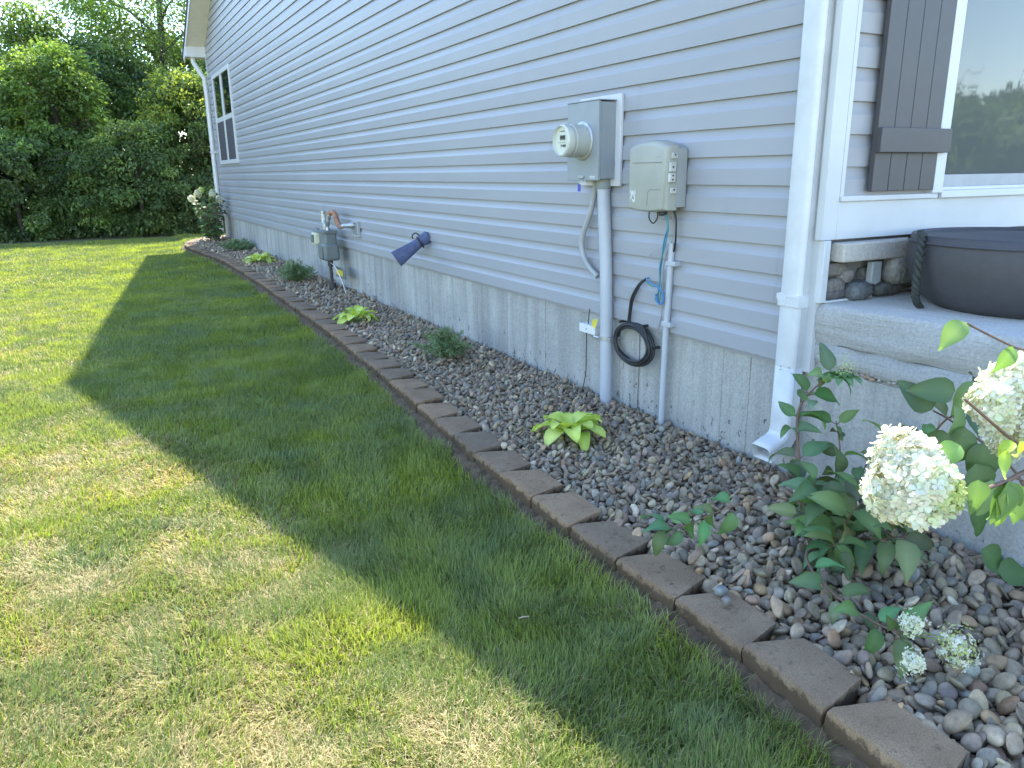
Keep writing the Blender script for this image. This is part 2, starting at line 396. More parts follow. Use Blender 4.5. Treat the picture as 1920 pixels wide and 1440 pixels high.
# ------------------------------------------------------------------ house
house = empty('house', (W+4.5, 10, 0), 'grey-lilac vinyl sided house with poured concrete foundation, gable wall running away beside the pebble bed', 'house')
g = MB()
prof = [(0.0, 0.0), (.0155, 0.0), (.0155, .002), (.0148, .072), (.0140, .0745), (.0090, .083), (.0048, .094), (.0018, .109), (0.0, HC)]
z = ZS; k = 0
while z < ZR:
    top = z+HC
    zt = z+HC*.5
    def ylim(zz):
        a = Y0 if zz < ZE0 else Y0+(zz-ZE0)/(ZR-ZE0)*(YR-Y0)
        b = Y1 if zz < ZE1 else Y1-(zz-ZE1)/(ZR-ZE1)*(Y1-YR)
        return a, b
    if k % 2 == 0:
        rj = random.Random(k*13+5); j0 = rj.uniform(2.6, 5.8); joints = [j0+3.55*q+rj.uniform(-.25, .25) for q in range(6)]
    a_, b_ = ylim(min(z, ZR-.001)); cuts = [a_-.005]+[q for q in joints if a_+.1 < q < b_-.1]+[b_+.005]
    for q in range(len(cuts)-1):
        vs = []; oo = .001 if q % 2 else 0.0
        for o_, dz in prof:
            a, b = ylim(min(z+dz, ZR-.001)); c0_ = a-.005 if q == 0 else cuts[q]-(.02 if q % 2 else 0); c1_ = b+.005 if q == len(cuts)-2 else cuts[q+1]+(.02 if q % 2 else 0)
            vs += [(W-o_-oo, c0_, z+dz), (W-o_-oo, max(c1_, c0_+.001), z+dz)]
        g.add(vs, [(2*i, 2*i+1, 2*i+3, 2*i+2) for i in range(len(prof)-1)])
    z = top; k += 1
g.build('siding_wall', MT['siding'], house)
g = MB(); pts = [(Y0, ZS-.02), (Y1, ZS-.02), (Y1, ZE1), (YR, ZR), (Y0, ZE0)]
g.prism(pts, W+.004, W+.12, 'x').build('wall_core', MT['siding'], house)
g = MB()
g.box(W+.12, 12, Y1-.15, Y1, ZS, ZE1); g.box(11.9, 12, Y0, Y1-.15, ZS, ZE1); g.build('back_wall', MT['siding'], house)
# foundation with form-board fins
g = MB(); g.box(W+.012, W+.22, .2, Y1-.01, -.4, ZS+.006)
g.box(W+.22, 12, Y1-.2, Y1-.02, -.4, ZS+.006)
fd = g.build('foundation', MT['found'], house)
random.seed(5); seam_mat = simple('seam_stain', (.24, .235, .215), .9, var=.4, nscale=30)
ylist = [1.02, 1.62, 2.56, 2.74, 3.59, 4.446, 5.0, 5.509, 6.447, 6.85, 7.417, 8.02, 8.95, 9.45, 9.9, 10.85, 11.3, 12.3, 12.75, 13.7, 14.2, 15.1, 15.6, 16.5, 17.4]
for y in ylist:
    if y > 2.3: zt = ZS
    else: zt = .45
    zz = -.05; L_ = []
    while zz < zt-.02:
        hh = random.uniform(.05, .16); ww = random.uniform(.0012, .0038); dd = random.uniform(.001, .004)
        z2 = min(zz+hh, zt); yo = y+random.uniform(-.001, .001)
        L_.append((zz, z2, ww, dd, yo)); zz = z2
    g = MB(); vs = []
    for a, b, ww, dd, yo in L_:
        for q in (a, b-.004): vs += [(W+.0125, yo-ww, q), (W+.012-dd, yo, q), (W+.0125, yo+ww, q)]
    g.add(vs, [(3*i+k, 3*i+k+1, 3*i+k+4, 3*i+k+3) for i in range(len(vs)//3-1) for k in range(2)])
    g.build('form_seam', seam_mat, fd)
# corner post
g = MB(); g.box(W-.016, W+.02, 2.2, Y0, ZS-.02, 2.45); g.box(W-.021, W-.0155, 2.262, Y0-.004, ZS-.018, 2.44); g.build('corner_post', MT['trim'], house, bevel=.003)
g = MB(); g.box(W-.02, W+.0, Y1-.02, Y1+.04, ZS-.02, ZE1); g.build('corner_post', MT['trim'], house, bevel=.003)
# roof with overhanging rake
OX = 2.27; g = MB()
th = .16
sl0 = (ZR-ZE0)/(YR-Y0); sl1 = (ZR-ZE1)/(Y1-YR)
eY0, eY1 = 1.9, Y1+.55
pz0 = ZE0-(Y0-eY0)*sl0; pz1 = ZE1-(eY1-Y1)*sl1
g.prism([(eY0, pz0+.10), (YR, ZR+.10), (eY1, pz1+.10), (eY1, pz1+.16), (YR, ZR+.17), (eY0, pz0+.16)], OX-.02, 12.4, 'x')
g.build('roof', MT['shingle'], house)
g = MB(); g.prism([(eY0, pz0-.02), (YR, ZR-.02), (eY1, pz1-.02), (eY1, pz1+.10), (YR, ZR+.10), (eY0, pz0+.10)], OX, OX+.02, 'x')
g.build('rake_fascia', MT['fascia'], house)
g = MB(); g.prism([(Y1+.02, ZE1-.02), (YR, ZR-.02+.0), (YR, ZR+.005), (Y1+.02, ZE1+.01)], OX+.02, W+.0, 'x')
g.prism([(eY0, pz0-.015), (eY0, pz0+.01), (YR, ZR+.005), (YR, ZR-.02)], OX+.02, W+.0, 'x')
g.build('soffit', MT['soffit'], house)
g = MB(); g.box(OX-.005, W+.02, Y1+.012, Y1+.05, 3.73, 3.98); g.box(OX-.005, OX+.03, Y1+.05, eY1, 3.73, 3.93); g.box(OX+.03, 12, Y1+.05, eY1, 3.74, 3.76)
g.box(OX-.012, W+.022, Y1, Y1+.012, 3.71, 3.745)
g.build('eave_return', MT['fascia'], house, bevel=.004)
g = MB(); g.prism([(eY1, 3.80), (eY1+.1, 3.80), (eY1+.12, 3.93), (eY1, 3.93)], OX-.01, 12, 'x'); g.build('gutter', MT['alu'], house)
# far double window
win = MB()
wy0, wy1, wz0, wz1 = 15.52, 17.56, 1.56, 3.28
def frame_rect(g, x0, x1, y0, y1, z0, z1, t):
    g.box(x0, x1, y0, y0+t, z0, z1); g.box(x0, x1, y1-t, y1, z0, z1)
    g.box(x0, x1, y0+t, y1-t, z0, z0+t); g.box(x0, x1, y0+t, y1-t, z1-t, z1)
frame_rect(win, W-.04, W+.02, wy0, wy1, wz0, wz1, .075)
ym = (wy0+wy1)/2
win.box(W-.038, W+.02, ym-.07, ym+.07, wz0+.075, wz1-.075)
for a, b in ((wy0+.075, ym-.07), (ym+.07, wy1-.075)):
    win.box(W-.03, W+.02, a, b, 2.37, 2.46)
wo = win.build('window', MT['frame'], house, bevel=.004)
for a, b in ((wy0+.075, ym-.07), (ym+.07, wy1-.075)):
    g = MB(); g.box(W-.022, W-.0, a, b, 2.46, wz1-.075); g.build('pane', MT['glassfar'], wo)
    g = MB(); g.box(W-.026, W-.0, a, b, wz0+.075, 2.37); g.build('screen', MT['screen'], wo)
# ---- front corner: box bay with shutter and window, stone knee wall, porch slab
YF = 2.19
g = MB()
g.box(2.62, 2.706, YF, YF+.035, 1.047, 2.42)                 # left casing
g.box(2.706, 5.2, YF, YF+.035, 1.047, 1.2)                   # bottom board
g.box(2.706, 3.33, YF-.012, YF+.03, 1.2, 1.222)              # ledge
bayt = g.build('bay_trim', MT['trim'], house, bevel=.003)
g = MB(); z = 1.085
while z < 2.3:
    vs = []
    for o_, dz in prof: vs += [(2.706, YF+.03-o_*.9, z+dz), (3.34, YF+.03-o_*.9, z+dz)]
    g.add(vs, [(2*i+1, 2*i, 2*i+2, 2*i+3) for i in range(len(prof)-1)]); z += HC
g.box(2.706, 3.3, YF+.031, YF+.06, 1.2, 2.43)
g.build('siding_wall', MT['siding'], house)
g = MB(); g.box(2.706, 2.728, YF+.0, YF+.03, 1.222, 2.42); g.build('trim_channel', MT['trim'], house)
# shutter: five boards and a batten
g = MB(); x0, x1 = 2.862, 3.272; bw = (x1-x0)/4
for i in range(4): g.box(x0+i*bw+.0015, x0+(i+1)*bw-.0015, YF-.024, YF-.002, 1.238, 2.42)
sh = g.build('shutter', MT['shutter'], house, bevel=.002)
g = MB(); g.box(x0-.002, x1+.045, YF-.048, YF-.0245, 1.392, 1.49); g.build('batten', MT['shutter'], sh, bevel=.003)
g = MB(); frame_x = [(3.276, 3.325)]
g.box(3.276, 3.345, YF-.02, YF+.03, 1.222, 2.42)
g.box(3.345, 5.2, YF-.02, YF+.03, 1.2, 1.232); g.box(3.345, 5.2, YF-.008, YF+.03, 1.232, 1.248)
wn = g.build('window', MT['frame'], house, bevel=.003)
g = MB(); g.box(3.345, 5.2, YF+.004, YF+.03, 1.248, 1.30); g.build('sash_rail', simple('sash_grey', (.33, .34, .36), .5), wn, bevel=.002)
g = MB(); g.box(3.345, 5.2, YF+.012, YF+.018, 1.30, 2.42); g.build('pane', MT['glass'], wn)
g = MB(); g.box(2.69, 5.2, YF+.061, YF+.3, 1.0, 2.43); g.build('wall_core', MT['siding'], house)
g = MB(); g.box(2.3, 5.3, 1.92, 2.6, 2.425, 2.44); g.build('porch_ceiling', MT['soffit'], house)
g = MB(); g.box(2.632, 2.668, 2.178, 2.21, .79, 1.046); g.box(2.668, 2.96, 2.178, 2.2, .788, .797); g.build('corner_trim', MT['alu'], house, bevel=.002)
# stone veneer: irregular split stones in mortar
st = MB(); st.box(2.67, 5.2, 2.225, 2.32, .79, 1.0)
stn = st.build('stone_veneer', simple('mortar', (.22, .21, .19), .95, var=.2, bscale=60), house)
def rock(g, c, s, col, seed, rz=0, sub=3, amp=.22):
    bm = bmesh.new(); bmesh.ops.create_icosphere(bm, subdivisions=sub, radius=1)
    rr = random.Random(seed); ph = [(rr.uniform(-2.4, 2.4), rr.uniform(-2.4, 2.4), rr.uniform(-2.4, 2.4), rr.uniform(0, 6.28)) for _ in range(7)]
    vs = []
    for v in bm.verts:
        d = v.co; q = max(abs(d.x), abs(d.y), abs(d.z))**.55
        p = d/q
        k_ = 1+amp*sum(math.sin(a*d.x+b*d.y+c_*d.z+e) for a, b, c_, e in ph)/4
        p = Vector((p.x*s[0], p.y*s[1], p.z*s[2]))*k_; p.rotate(Matrix.Rotation(rz, 3, 'Y')); vs.append(Vector(c)+p)
    g.add(vs, [[v.index for v in f.verts] for f in bm.faces], col); bm.free()
stones = [((2.745, 2.215, .925), (.075, .03, .030), (.20, .175, .15)), ((2.73, 2.215, .852), (.06, .035, .035), (.17, .155, .14)),
          ((2.80, 2.212, .885), (.04, .03, .03), (.24, .215, .19)), ((2.735, 2.21, .815), (.065, .035, .022), (.11, .105, .10)),
          ((2.87, 2.19, .83), (.075, .055, .040), (.125, .13, .13)), ((3.13, 2.17, .895), (.115, .055, .065), (.25, .235, .2)),
          ((2.97, 2.215, .87), (.08, .03, .05), (.12, .115, .105)), ((3.05, 2.2, .82), (.09, .05, .03), (.10, .10, .09)),
          ((3.33, 2.2, .85), (.1, .05, .055), (.2, .18, .16)), ((3.55, 2.2, .9), (.12, .05, .06), (.22, .2, .17)), ((3.8, 2.2, .85), (.12, .05, .06), (.17, .16, .15)),
          ((4.1, 2.2, .9), (.15, .05, .09), (.22, .2, .17)), ((4.5, 2.2, .88), (.2, .05, .1), (.2, .18, .16))]
for i, (c, s, col) in enumerate(stones):
    g = MB(); rock(g, c, s, col, i*7+3, amp=.16); g.build('stone', MT['rockv'], stn, smooth=True)
g = MB(); g.box(2.70, 5.2, 2.137, 2.225, .957, 1.035); g.build('stone_cap', MT['stone'], house, bevel=.008, seg=3)
g = MB(); g.prism([(2.905, .948), (2.965, .948), (2.968, .86), (2.94, .848), (2.905, .856)], 2.15, 2.18, 'y'); g.build('wall_bracket', MT['beige2'], house, bevel=.004)
# porch slab and the rough lip under it
def slab_x(y, z, k): return W-.004+.006*math.sin(y*9+z*40)+.004*math.sin(y*31+k)
zs = [.622, .64, .68, .73, .765, .782, .787]; 
offx = [.014, .002, 0, 0, .002, .012, .022]
g = MB(); vs = []; ysl = [2.235-(2.235+.6)*i/90 for i in range(91)]
for i, y in enumerate(ysl):
    for k_, zz in enumerate(zs):
        jag = .008*(float(vnoise(y, 3, 14))-.5) if k_ == 0 else 0
        vs.append((slab_x(y, zz, 0)+offx[k_], y, zz+jag))
    vs.append((5.3, y, .79)); 
m_ = len(zs)+1
g.add(vs, [(i*m_+k_, i*m_+k_+1, (i+1)*m_+k_+1, (i+1)*m_+k_) for i in range(90) for k_ in range(m_-1)])
g.add([(W+.01, 2.235, .62), (5.3, 2.235, .62), (5.3, -.6, .62), (W+.01, -.6, .62)], [(0, 1, 2, 3)])
g.add([vs[k_] for k_ in range(m_)]+[(5.3, 2.235, .62)], [tuple(range(m_+1))])
g.build('porch_slab', MT['slab'], house, smooth=True)
g = MB(); vs = []; zl = [.53, .535, .56, .62]
for i, y in enumerate(ysl):
    for k_, zz in enumerate(zl):
        jag = .022*(float(fbm(y, 7, 9))-.5) if k_ < 2 else 0
        vs.append((W+.006+(.006 if k_ == 0 else 0)+.005*math.sin(y*23+zz*60), y, zz+jag))
    vs.append((W+.03, y, .6205))
m_ = 5
g.add(vs, [(i*m_+k_, i*m_+k_+1, (i+1)*m_+k_+1, (i+1)*m_+k_) for i in range(90) for k_ in range(m_-1)])
g.add([(W+.012, 2.235, .525), (W+.03, 2.235, .62), (W+.006, 2.235, .62)], [(0, 1, 2)])
g.build('concrete_lip', MT['slab'], house, smooth=True)
g = MB(); g.box(W+.02, W+.25, -.6, 2.234, -.4, .6205); g.build('foundation', MT['found'], house)
g = MB(); rr = random.Random(4)
for i in range(46):
    y = rr.uniform(1.62, 2.02) if i < 34 else rr.uniform(1.2, 2.1); s = rr.uniform(.005, .012)
    rock(g, (W+.012, y, .527-(2.1-y)*.0+rr.uniform(-.008, .008)), (s, s*1.2, s*.8), rr.choice([(.3, .28, .25), (.2, .19, .18), (.3, .2, .15), (.4, .39, .37)]), i, sub=1)
tag(g.build('exposed_aggregate', MT['pebble'], house, smooth=True), kind='stuff')

# ------------------------------------------------------------------ pot on the porch
pot = empty('planter_pot', (3.2, 1.72, .788), 'wide charcoal tub with a black braided rope handle standing on the porch slab', 'planter pot')
g = MB(); g.lathe([(.0, .79), (.23, .79), (.30, .80), (.36, .84), (.405, .90), (.425, .98), (.42, 1.05), (.415, 1.085), (.408, 1.088), (.402, 1.082), (.40, 1.075), (.2, 1.085), (.0, 1.09)], (3.23, 1.71, -.012), 'z', 64, cap=False)
g.build('tub', MT['potcloth'], pot, smooth=True)
g = MB(); g.lathe([(.427, 1.055), (.430, 1.06), (.427, 1.065)], (3.23, 1.71, -.012), 'z', 64, cap=False); g.build('rim_seam', MT['potcloth'], pot)
g = MB()
hp = catmull([(2.93, 1.98, 1.04), (2.86, 1.965, 1.09), (2.80, 1.925, 1.085), (2.765, 1.90, 1.0), (2.765, 1.90, .9), (2.79, 1.91, .84), (2.85, 1.93, .805)], 10)
hp = [p+Vector((.045, -.02, -.012)) for p in hp]
for s_ in (0, PI):
    g.tube([p+Vector((math.cos(i*1.1+s_)*.009, math.sin(i*1.1+s_)*.009, math.sin(i*1.1+s_)*.003)) for i, p in enumerate(hp)], .0095, 6)
g.build('rope_handle', MT['rope'], pot, smooth=True)

# ------------------------------------------------------------------ downspouts
def downspout(name, x0, x1, y0, y1, ztop, label, kick, parts=True):
    root = empty(name, ((x0+x1)/2, (y0+y1)/2, 0), label, 'downspout')
    g = MB()
    def section(cx, cy, z, tilt=0, sc=1):
        # octagonal rectangle with flutes on the -Y side
        P = []
        hx = (x1-x0)/2*sc; hy = (y1-y0)/2*sc; r_ = .018
        for px_, py_, in ((hx, hy), (-hx, hy)): pass
        P += [(hx, -hy+r_*.4), (hx-r_*.4, -hy)]
        nf = 5; a0 = hx-.012; a1 = -hx+.022
        for i in range(nf):
            t0 = a0+(a1-a0)*i/nf; t1 = a0+(a1-a0)*(i+.5)/nf
            P += [(t0, -hy), (t0+(a1-a0)*.12/nf, -hy+.0035), (t1, -hy+.0035), (t1+(a1-a0)*.12/nf, -hy)]
        P += [(-hx+r_, -hy), (-hx+r_*.35, -hy+r_*.3), (-hx, -hy+r_), (-hx, hy-r_), (-hx+r_*.3, hy-r_*.3), (-hx+r_, hy), (hx, hy)]
        ct, s_ = math.cos(tilt), math.sin(tilt)
        return [(cx+p[0]*ct, cy+p[1], z+p[0]*s_) for p in P]
    cx, cy = (x0+x1)/2, (y0+y1)/2
    def sweep(g, secs):
        n = len(secs[0]); vs = [p for s in secs for p in s]
        g.add(vs, [(i*n+k, (i+1)*n+k, (i+1)*n+(k+1) % n, i*n+(k+1) % n) for i in range(len(secs)-1) for k in range(n)])
        return g
    zj = .52
    sweep(g, [section(cx, cy, z) for z in (.47, 1.0, 1.6, ztop)]); g.build('pipe', MT['alu'], root, smooth='auto')
    # lower length slides over the elbow, a little wider at the joint
    e = MB(); secs = [section(cx, cy, .5, 0, .985), section(cx, cy, .26, 0, .985), section(cx, cy, .222, .03, .985)]
    for i in range(1, 6):
        t = i/5; a = t*R(kick); r0 = .075
        for wv in (0, .5):
            secs.append(section(cx-(x1-x0)/2-.03+((x1-x0)/2+.03)*math.cos(a+wv*R(kick)/5)-0, cy, .215-((x1-x0)/2+.03)*math.sin(a+wv*R(kick)/5), -a-wv*R(kick)/5+0, 1.0 if wv else 1.03))
    a = R(kick)*1.1
    lx, lz = secs[-1][0][0], 0
    c2 = Vector((cx-(x1-x0)/2-.03+((x1-x0)/2+.03)*math.cos(a), 0, .215-((x1-x0)/2+.03)*math.sin(a)))
    d = Vector((-math.sin(a), 0, -math.cos(a)))
    for t in (.02, .055, .09):
        secs.append(section(c2.x+d.x*t, cy, c2.z+d.z*t, -a, 1.02))
    sweep(e, secs); eo = e.build('elbow', MT['alu'], root, smooth='auto')
    m = eo.modifiers.new('solid', 'SOLIDIFY'); m.thickness = .0015; m.offset = -1
    return root, cx, cy
ds, cx, cy = downspout('downspout', 2.572, 2.645, 2.238, 2.343, 2.95, 'large white fluted downspout at the near corner of the house, kicking out over the pebbles', 62)
g = MB(); g.box(2.5695, W, 2.2355, 2.3455, .764, .816); g.box(2.567, 2.5695, 2.234, 2.347, .768, .772); g.box(2.567, 2.5695, 2.234, 2.347, .806, .810)
g.prism([(2.345, .79), (2.352, .80), (2.352, .818), (2.32, .826), (2.30, .812), (2.30, .77), (2.34, .765)], 2.5665, 2.5695, 'x')
g.build('strap', MT['alu'], ds, bevel=.002)
for y, z in ((2.30, .505), (2.255, .507), (2.31, .792), (2.30, .49)):
    g = MB(); g.lathe([(.0035, .003), (.0035, 0), (.001, -.001)], (2.567, y, z), 'x', 8); g.build('screw', MT['steel'], ds)
# far downspout: from the eave return down the far corner
ds2 = empty('downspout', (2.56, 18.12, 0), 'thin white downspout far off at the back corner of the house, beyond the double window', 'downspout')
g = MB(); p = [(2.4, 18.32, 3.74), (2.4, 18.30, 3.62), (2.50, 18.26, 3.42), (2.57, 18.22, 3.3), (2.58, 18.2, 3.0), (2.58, 18.2, .1)]
g.tube(p, .048, 8); g.build('pipe', MT['alu'], ds2, smooth='auto')
g = MB(); g.box(2.525, 2.64, 18.14, 18.26, 1.8, 1.84); g.build('strap', MT['alu'], ds2)

# ------------------------------------------------------------------ electric meter
bb = MB(); bb.box(W-.035, W-.0162, 3.575, 3.975, 1.25, 1.735)
tag(bb.build('backing_board', simple('white_painted_board', (.58, .58, .60), .6, var=.05, bscale=30), bevel=.003, origin=(W-.02, 3.8, 1.25)), 'white backing board screwed to the siding behind the electric meter box', 'board')
em = empty('electric_meter', (2.57, 3.77, 1.28), 'grey steel electric meter box with a round glass meter on its front', 'electric meter')
g = MB(); g.box(2.515, W-.035, 3.62, 3.92, 1.29, 1.695); g.build('box', MT['grey'], em, bevel=.004)
g = MB(); g.box(2.497, 2.514, 3.615, 3.925, 1.282, 1.700); g.build('cover', MT['grey'], em, bevel=.003)
g = MB(); g.box(2.494, 2.62, 3.612, 3.928, 1.7005, 1.706); g.build('rain_lip', MT['grey'], em, bevel=.0015)
g = MB(); g.lathe([(.104, 0), (.104, -.006), (.096, -.012), (.090, -.012)], (2.497, 3.765, 1.495), 'x', 40); g.build('meter_ring', MT['steel'], em, smooth='auto')
g = MB(); g.lathe([(.088, 0), (.088, -.075), (.083, -.08), (.083, -.09)], (2.485, 3.765, 1.495), 'x', 40); g.build('meter_body', simple('grey_green_meter_body', (.36, .37, .34), .4), em, smooth='auto')
g = MB(); g.lathe([(.083, 0), (.086, -.004), (.086, -.04), (.078, -.048), (.077, -.044), (.077, -.01)], (2.395, 3.765, 1.495), 'x', 40, cap=False); g.build('meter_rim', simple('clear_plastic_rim', (.55, .56, .5), .15), em, smooth='auto')
g = MB(); g.lathe([(.0, 0), (.077, 0)], (2.362, 3.765, 1.495), 'x', 40, cap=False); dial = g.build('dial_face', MT['dial'], em)
def text(body, size, loc, rot, mat, parent, ext=.0006, name='lettering', align='CENTER'):
    cu = bpy.data.curves.new('t', 'FONT'); cu.body = body; cu.size = size; cu.extrude = ext; cu.align_x = align; cu.align_y = 'CENTER'
    o = bpy.data.objects.new('t', cu); COL.objects.link(o)
    dg = bpy.context.evaluated_depsgraph_get(); me = bpy.data.meshes.new_from_object(o.evaluated_get(dg)); bpy.data.objects.remove(o)
    me.transform(Matrix.Translation(loc) @ Matrix(rot).to_4x4()); me.transform(world(parent).inverted())
    me.materials.clear(); me.materials.append(mat); q = bpy.data.objects.new(name, me); COL.objects.link(q); q.parent = parent; return q
ROTX = ((0, 0, -1), (-1, 0, 0), (0, 1, 0))     # text facing -X, reading towards -Y
g = MB(); g.box(2.358, 2.3605, 3.735, 3.785, 1.50, 1.525); g.build('display', MT['lcd'], em)
text('00000', .018, (2.3572, 3.76, 1.5125), ROTX, MT['dark'], em)
text('CL200 240V', .010, (2.3605, 3.765, 1.545), ROTX, MT['lcd'], em)
text('19 083', .020, (2.3605, 3.755, 1.468), ROTX, MT['dark'], em)
g = MB(); g.box(2.357, 2.3585, 3.73, 3.80, 1.486, 1.4875); g.build('marking', MT['lcd'], em)
g = MB(); g.box(2.4955, 2.4965, 3.645, 3.69, 1.294, 1.306); g.build('label_plate', MT['white'], em)
g = MB(); g.box(2.4945, 2.4957, 3.652, 3.683, 1.2975, 1.3025); g.build('marking', MT['grey'], em)
g = MB(); g.tube([(2.495, 3.78, 1.305), (2.485, 3.77, 1.30), (2.49, 3.75, 1.295)], .006, 8); g.box(2.487, 2.497, 3.745, 3.795, 1.298, 1.31); g.box(2.488, 2.50, 3.72, 3.79, 1.272, 1.281); g.build('latch', MT['steel'], em, bevel=.001)
g = MB()
for r_ in (.038, .026): g.lathe([(r_, 0), (r_+.002, .0008), (r_-.002, .0008)], (2.575, 3.62, 1.37), 'y', 28, cap=False)
for v in range(len(g.v)): g.v[v] = (g.v[v][0], 3.6195-(g.v[v][1]-3.62), g.v[v][2])
g.build('knockout', simple('knockout_grey', (.26, .29, .32), .5), em)
g = MB(); g.lathe([(.044, 0), (.044, -.05), (.041, -.055)], (2.597, 3.70, 1.289), 'z', 24); g.build('conduit_hub', MT['grey'], em, smooth='auto')
tagm = MB(); tagm.box(2.478, 2.480, 3.757, 3.783, 1.222, 1.262); to = tagm.build('seal_tag', MT['bluetag'], origin=(2.479, 3.77, 1.26)); tag(to, 'small blue plastic tag hanging under the electric meter box', 'tag')
g = MB(); g.tube([(2.479, 3.768, 1.262), (2.479, 3.765, 1.285), (2.488, 3.763, 1.297)], .0012, 5); g.tube([(2.479, 3.772, 1.262), (2.479, 3.773, 1.285), (2.488, 3.771, 1.297)], .0012, 5); g.build('seal_wire', MT['steel'], to)

cd = empty('conduit_pipe', (2.6, 3.62, 0), 'thick pale grey conduit pipe running from the electric meter box down into the pebbles', 'conduit')
g = MB(); g.tube([(2.598, 3.70, 1.235), (2.598, 3.66, .8), (2.598, 3.645, .5), (2.598, 3.63, -.06)], .0365, 24); g.build('pipe', MT['pvc'], cd, smooth='auto')
g = MB(); g.tube([(2.598, 3.70, 1.245), (2.598, 3.70, 1.225)], .0395, 24); g.build('coupling', MT['pvc'], cd, smooth='auto')
g = MB(); g.box(2.585, W+.01, 3.59, 3.70, .376, .392); g.tube([(2.598, 3.643, .372), (2.598, 3.643, .396)], .0395, 20)
g.tube([(2.565, 3.70, .384), (2.565, 3.66, .384)], .006, 8); g.tube([(2.56, 3.665, .384), (2.56, 3.71, .384)], .009, 6); g.build('clamp', MT['steel'], cd, bevel=.001)
g = MB(); pth = catmull([(2.605, 3.79, 1.295), (2.605, 3.795, 1.22), (2.60, 3.83, 1.10), (2.60, 3.895, .99), (2.60, 3.92, .90), (2.60, 3.86, .80), (2.61, 3.76, .73)], 8)
g.tube(pth, .0165, 12); tag(g.build('cable_sleeve', MT['pvcd'], smooth='auto', origin=(2.6, 3.85, .75)), 'bent grey flexible cable sleeve curving out from behind the thick conduit pipe', 'cable')
# grounding box with yellow tag and thin wire
gb = empty('ground_wire_box', (2.62, 3.85, .4), 'small white junction box with a yellow tag on the foundation beside the thick conduit', 'junction box')
g = MB(); g.box(2.60, W+.012, 3.765, 3.935, .375, .427); g.build('box', MT['white'], gb, bevel=.003)
g = MB(); g.lathe([(.004, 0), (.004, -.003)], (2.5995, 3.855, .40), 'x', 10); g.build('screw', MT['iron'], gb)
g = MB(); g.add([(2.60, 3.80, .43), (2.59, 3.745, .422), (2.598, 3.74, .46), (2.605, 3.80, .468)], [(0, 1, 2, 3)]); g.add([(2.606, 3.80, .468), (2.6, 3.74, .46), (2.62, 3.76, .475)], [(0, 1, 2)]); o = g.build('warning_tag', MT['yellow'], gb); o.modifiers.new('s', 'SOLIDIFY').thickness = .001
g = MB(); g.tube(catmull([(2.632, 3.87, .52), (2.625, 3.868, .47), (2.618, 3.86, .43)], 5), .003, 6); g.tube(catmull([(2.615, 3.875, .375), (2.622, 3.885, .25), (2.62, 3.885, .12), (2.61, 3.905, -.01)], 6), .003, 6); g.build('wire', MT['iron'], gb, smooth=True)
g = MB(); g.tube([(2.655, 3.40, .52), (2.655, 3.395, .25), (2.655, 3.40, 0)], .0018, 6); tag(g.build('thin_wire', MT['iron'], smooth=True, origin=(2.65, 3.4, 0)), 'thin dark wire running down the foundation under the cable coil', 'wire')

# ------------------------------------------------------------------ telecom box
tb = empty('telecom_box', (2.58, 3.2, 1.13), 'beige-grey plastic utility box with curved top and side latches right of the electric meter', 'utility box')
def rounded_box(g, x0, x1, y0, y1, z0, z1, sx, arch, n=14):
    """front at x0, back x1; top edge arched and front face narrowing"""
    out = []
    cy_ = (y0+y1)/2; hy = (y1-y0)/2
    for (x, s, dz) in sx:
        ring = []
        for i in range(n+1):
            t = -1+2*i/n; ring.append((x, cy_+hy*s*t, z1-dz-arch*(abs(t)**2.2)))
        for i in range(n+1):
            t = 1-2*i/n; ring.append((x, cy_+hy*s*t, z0+dz*.5-.012*(1-t*t)))
        out.append(ring)
    m = len(out[0]); vs = [p for r_ in out for p in r_]
    g.add(vs, [(i*m+k, (i+1)*m+k, (i+1)*m+(k+1) % m, i*m+(k+1) % m) for i in range(len(out)-1) for k in range(m)]+[tuple(range(m))])
    return g
g = MB(); rounded_box(g, 2.56, 2.64, 3.035, 3.315, 1.155, 1.47, [(2.565, .985, .0), (2.61, 1.0, .0), (2.628, .98, .004), (2.634, .9, .02)], .035); g.build('back_housing', MT['beige2'], tb, smooth='auto')
g = MB(); rounded_box(g, 2.5, 2.57, 3.04, 3.35, 1.14, 1.478, [(2.500, .86, .028), (2.502, .90, .018), (2.512, .97, .008), (2.53, 1.0, .002), (2.575, 1.0, .0)], .03); g.build('cover', MT['beige'], tb, smooth='auto')
g = MB()
g.box(2.4975, 2.5, 3.075, 3.155, 1.2395, 1.241); g.tube([(2.499, 3.155, 1.24), (2.499, 3.175, 1.225), (2.499, 3.18, 1.16)], .0009, 4)
sgm = simple('seam_grey', (.2, .2, .18), .8); g.build('panel_seam', sgm, tb); g = MB(); g.box(2.4965, 2.5, 3.075, 3.305, 1.3695, 1.3715); g.build('panel_seam', sgm, tb)
lm = simple('latch_beige', (.46, .46, .42), .5)
for bx, hl in (((2.528, 2.562, 3.028, 3.041, 1.386, 1.414), ((2.545, 1.405),)), ((2.528, 2.562, 3.028, 3.041, 1.221, 1.249), ((2.545, 1.24),)), ((2.515, 2.55, 3.022, 3.0405, 1.325, 1.37), ((2.53, 1.347),)), ((2.512, 2.547, 3.022, 3.0405, 1.275, 1.318), ((2.53, 1.307), (2.53, 1.288)))):
    g = MB(); g.box(*bx); lo = g.build('latch', lm, tb, bevel=.003)
    for x, z in hl:
        g = MB(); g.lathe([(.005, -.001), (.005, 0)], (x, bx[2]-.0005, z), 'y', 10); g.build('screw_hole', MT['iron'], lo)
g = MB(); rr = random.Random(2)
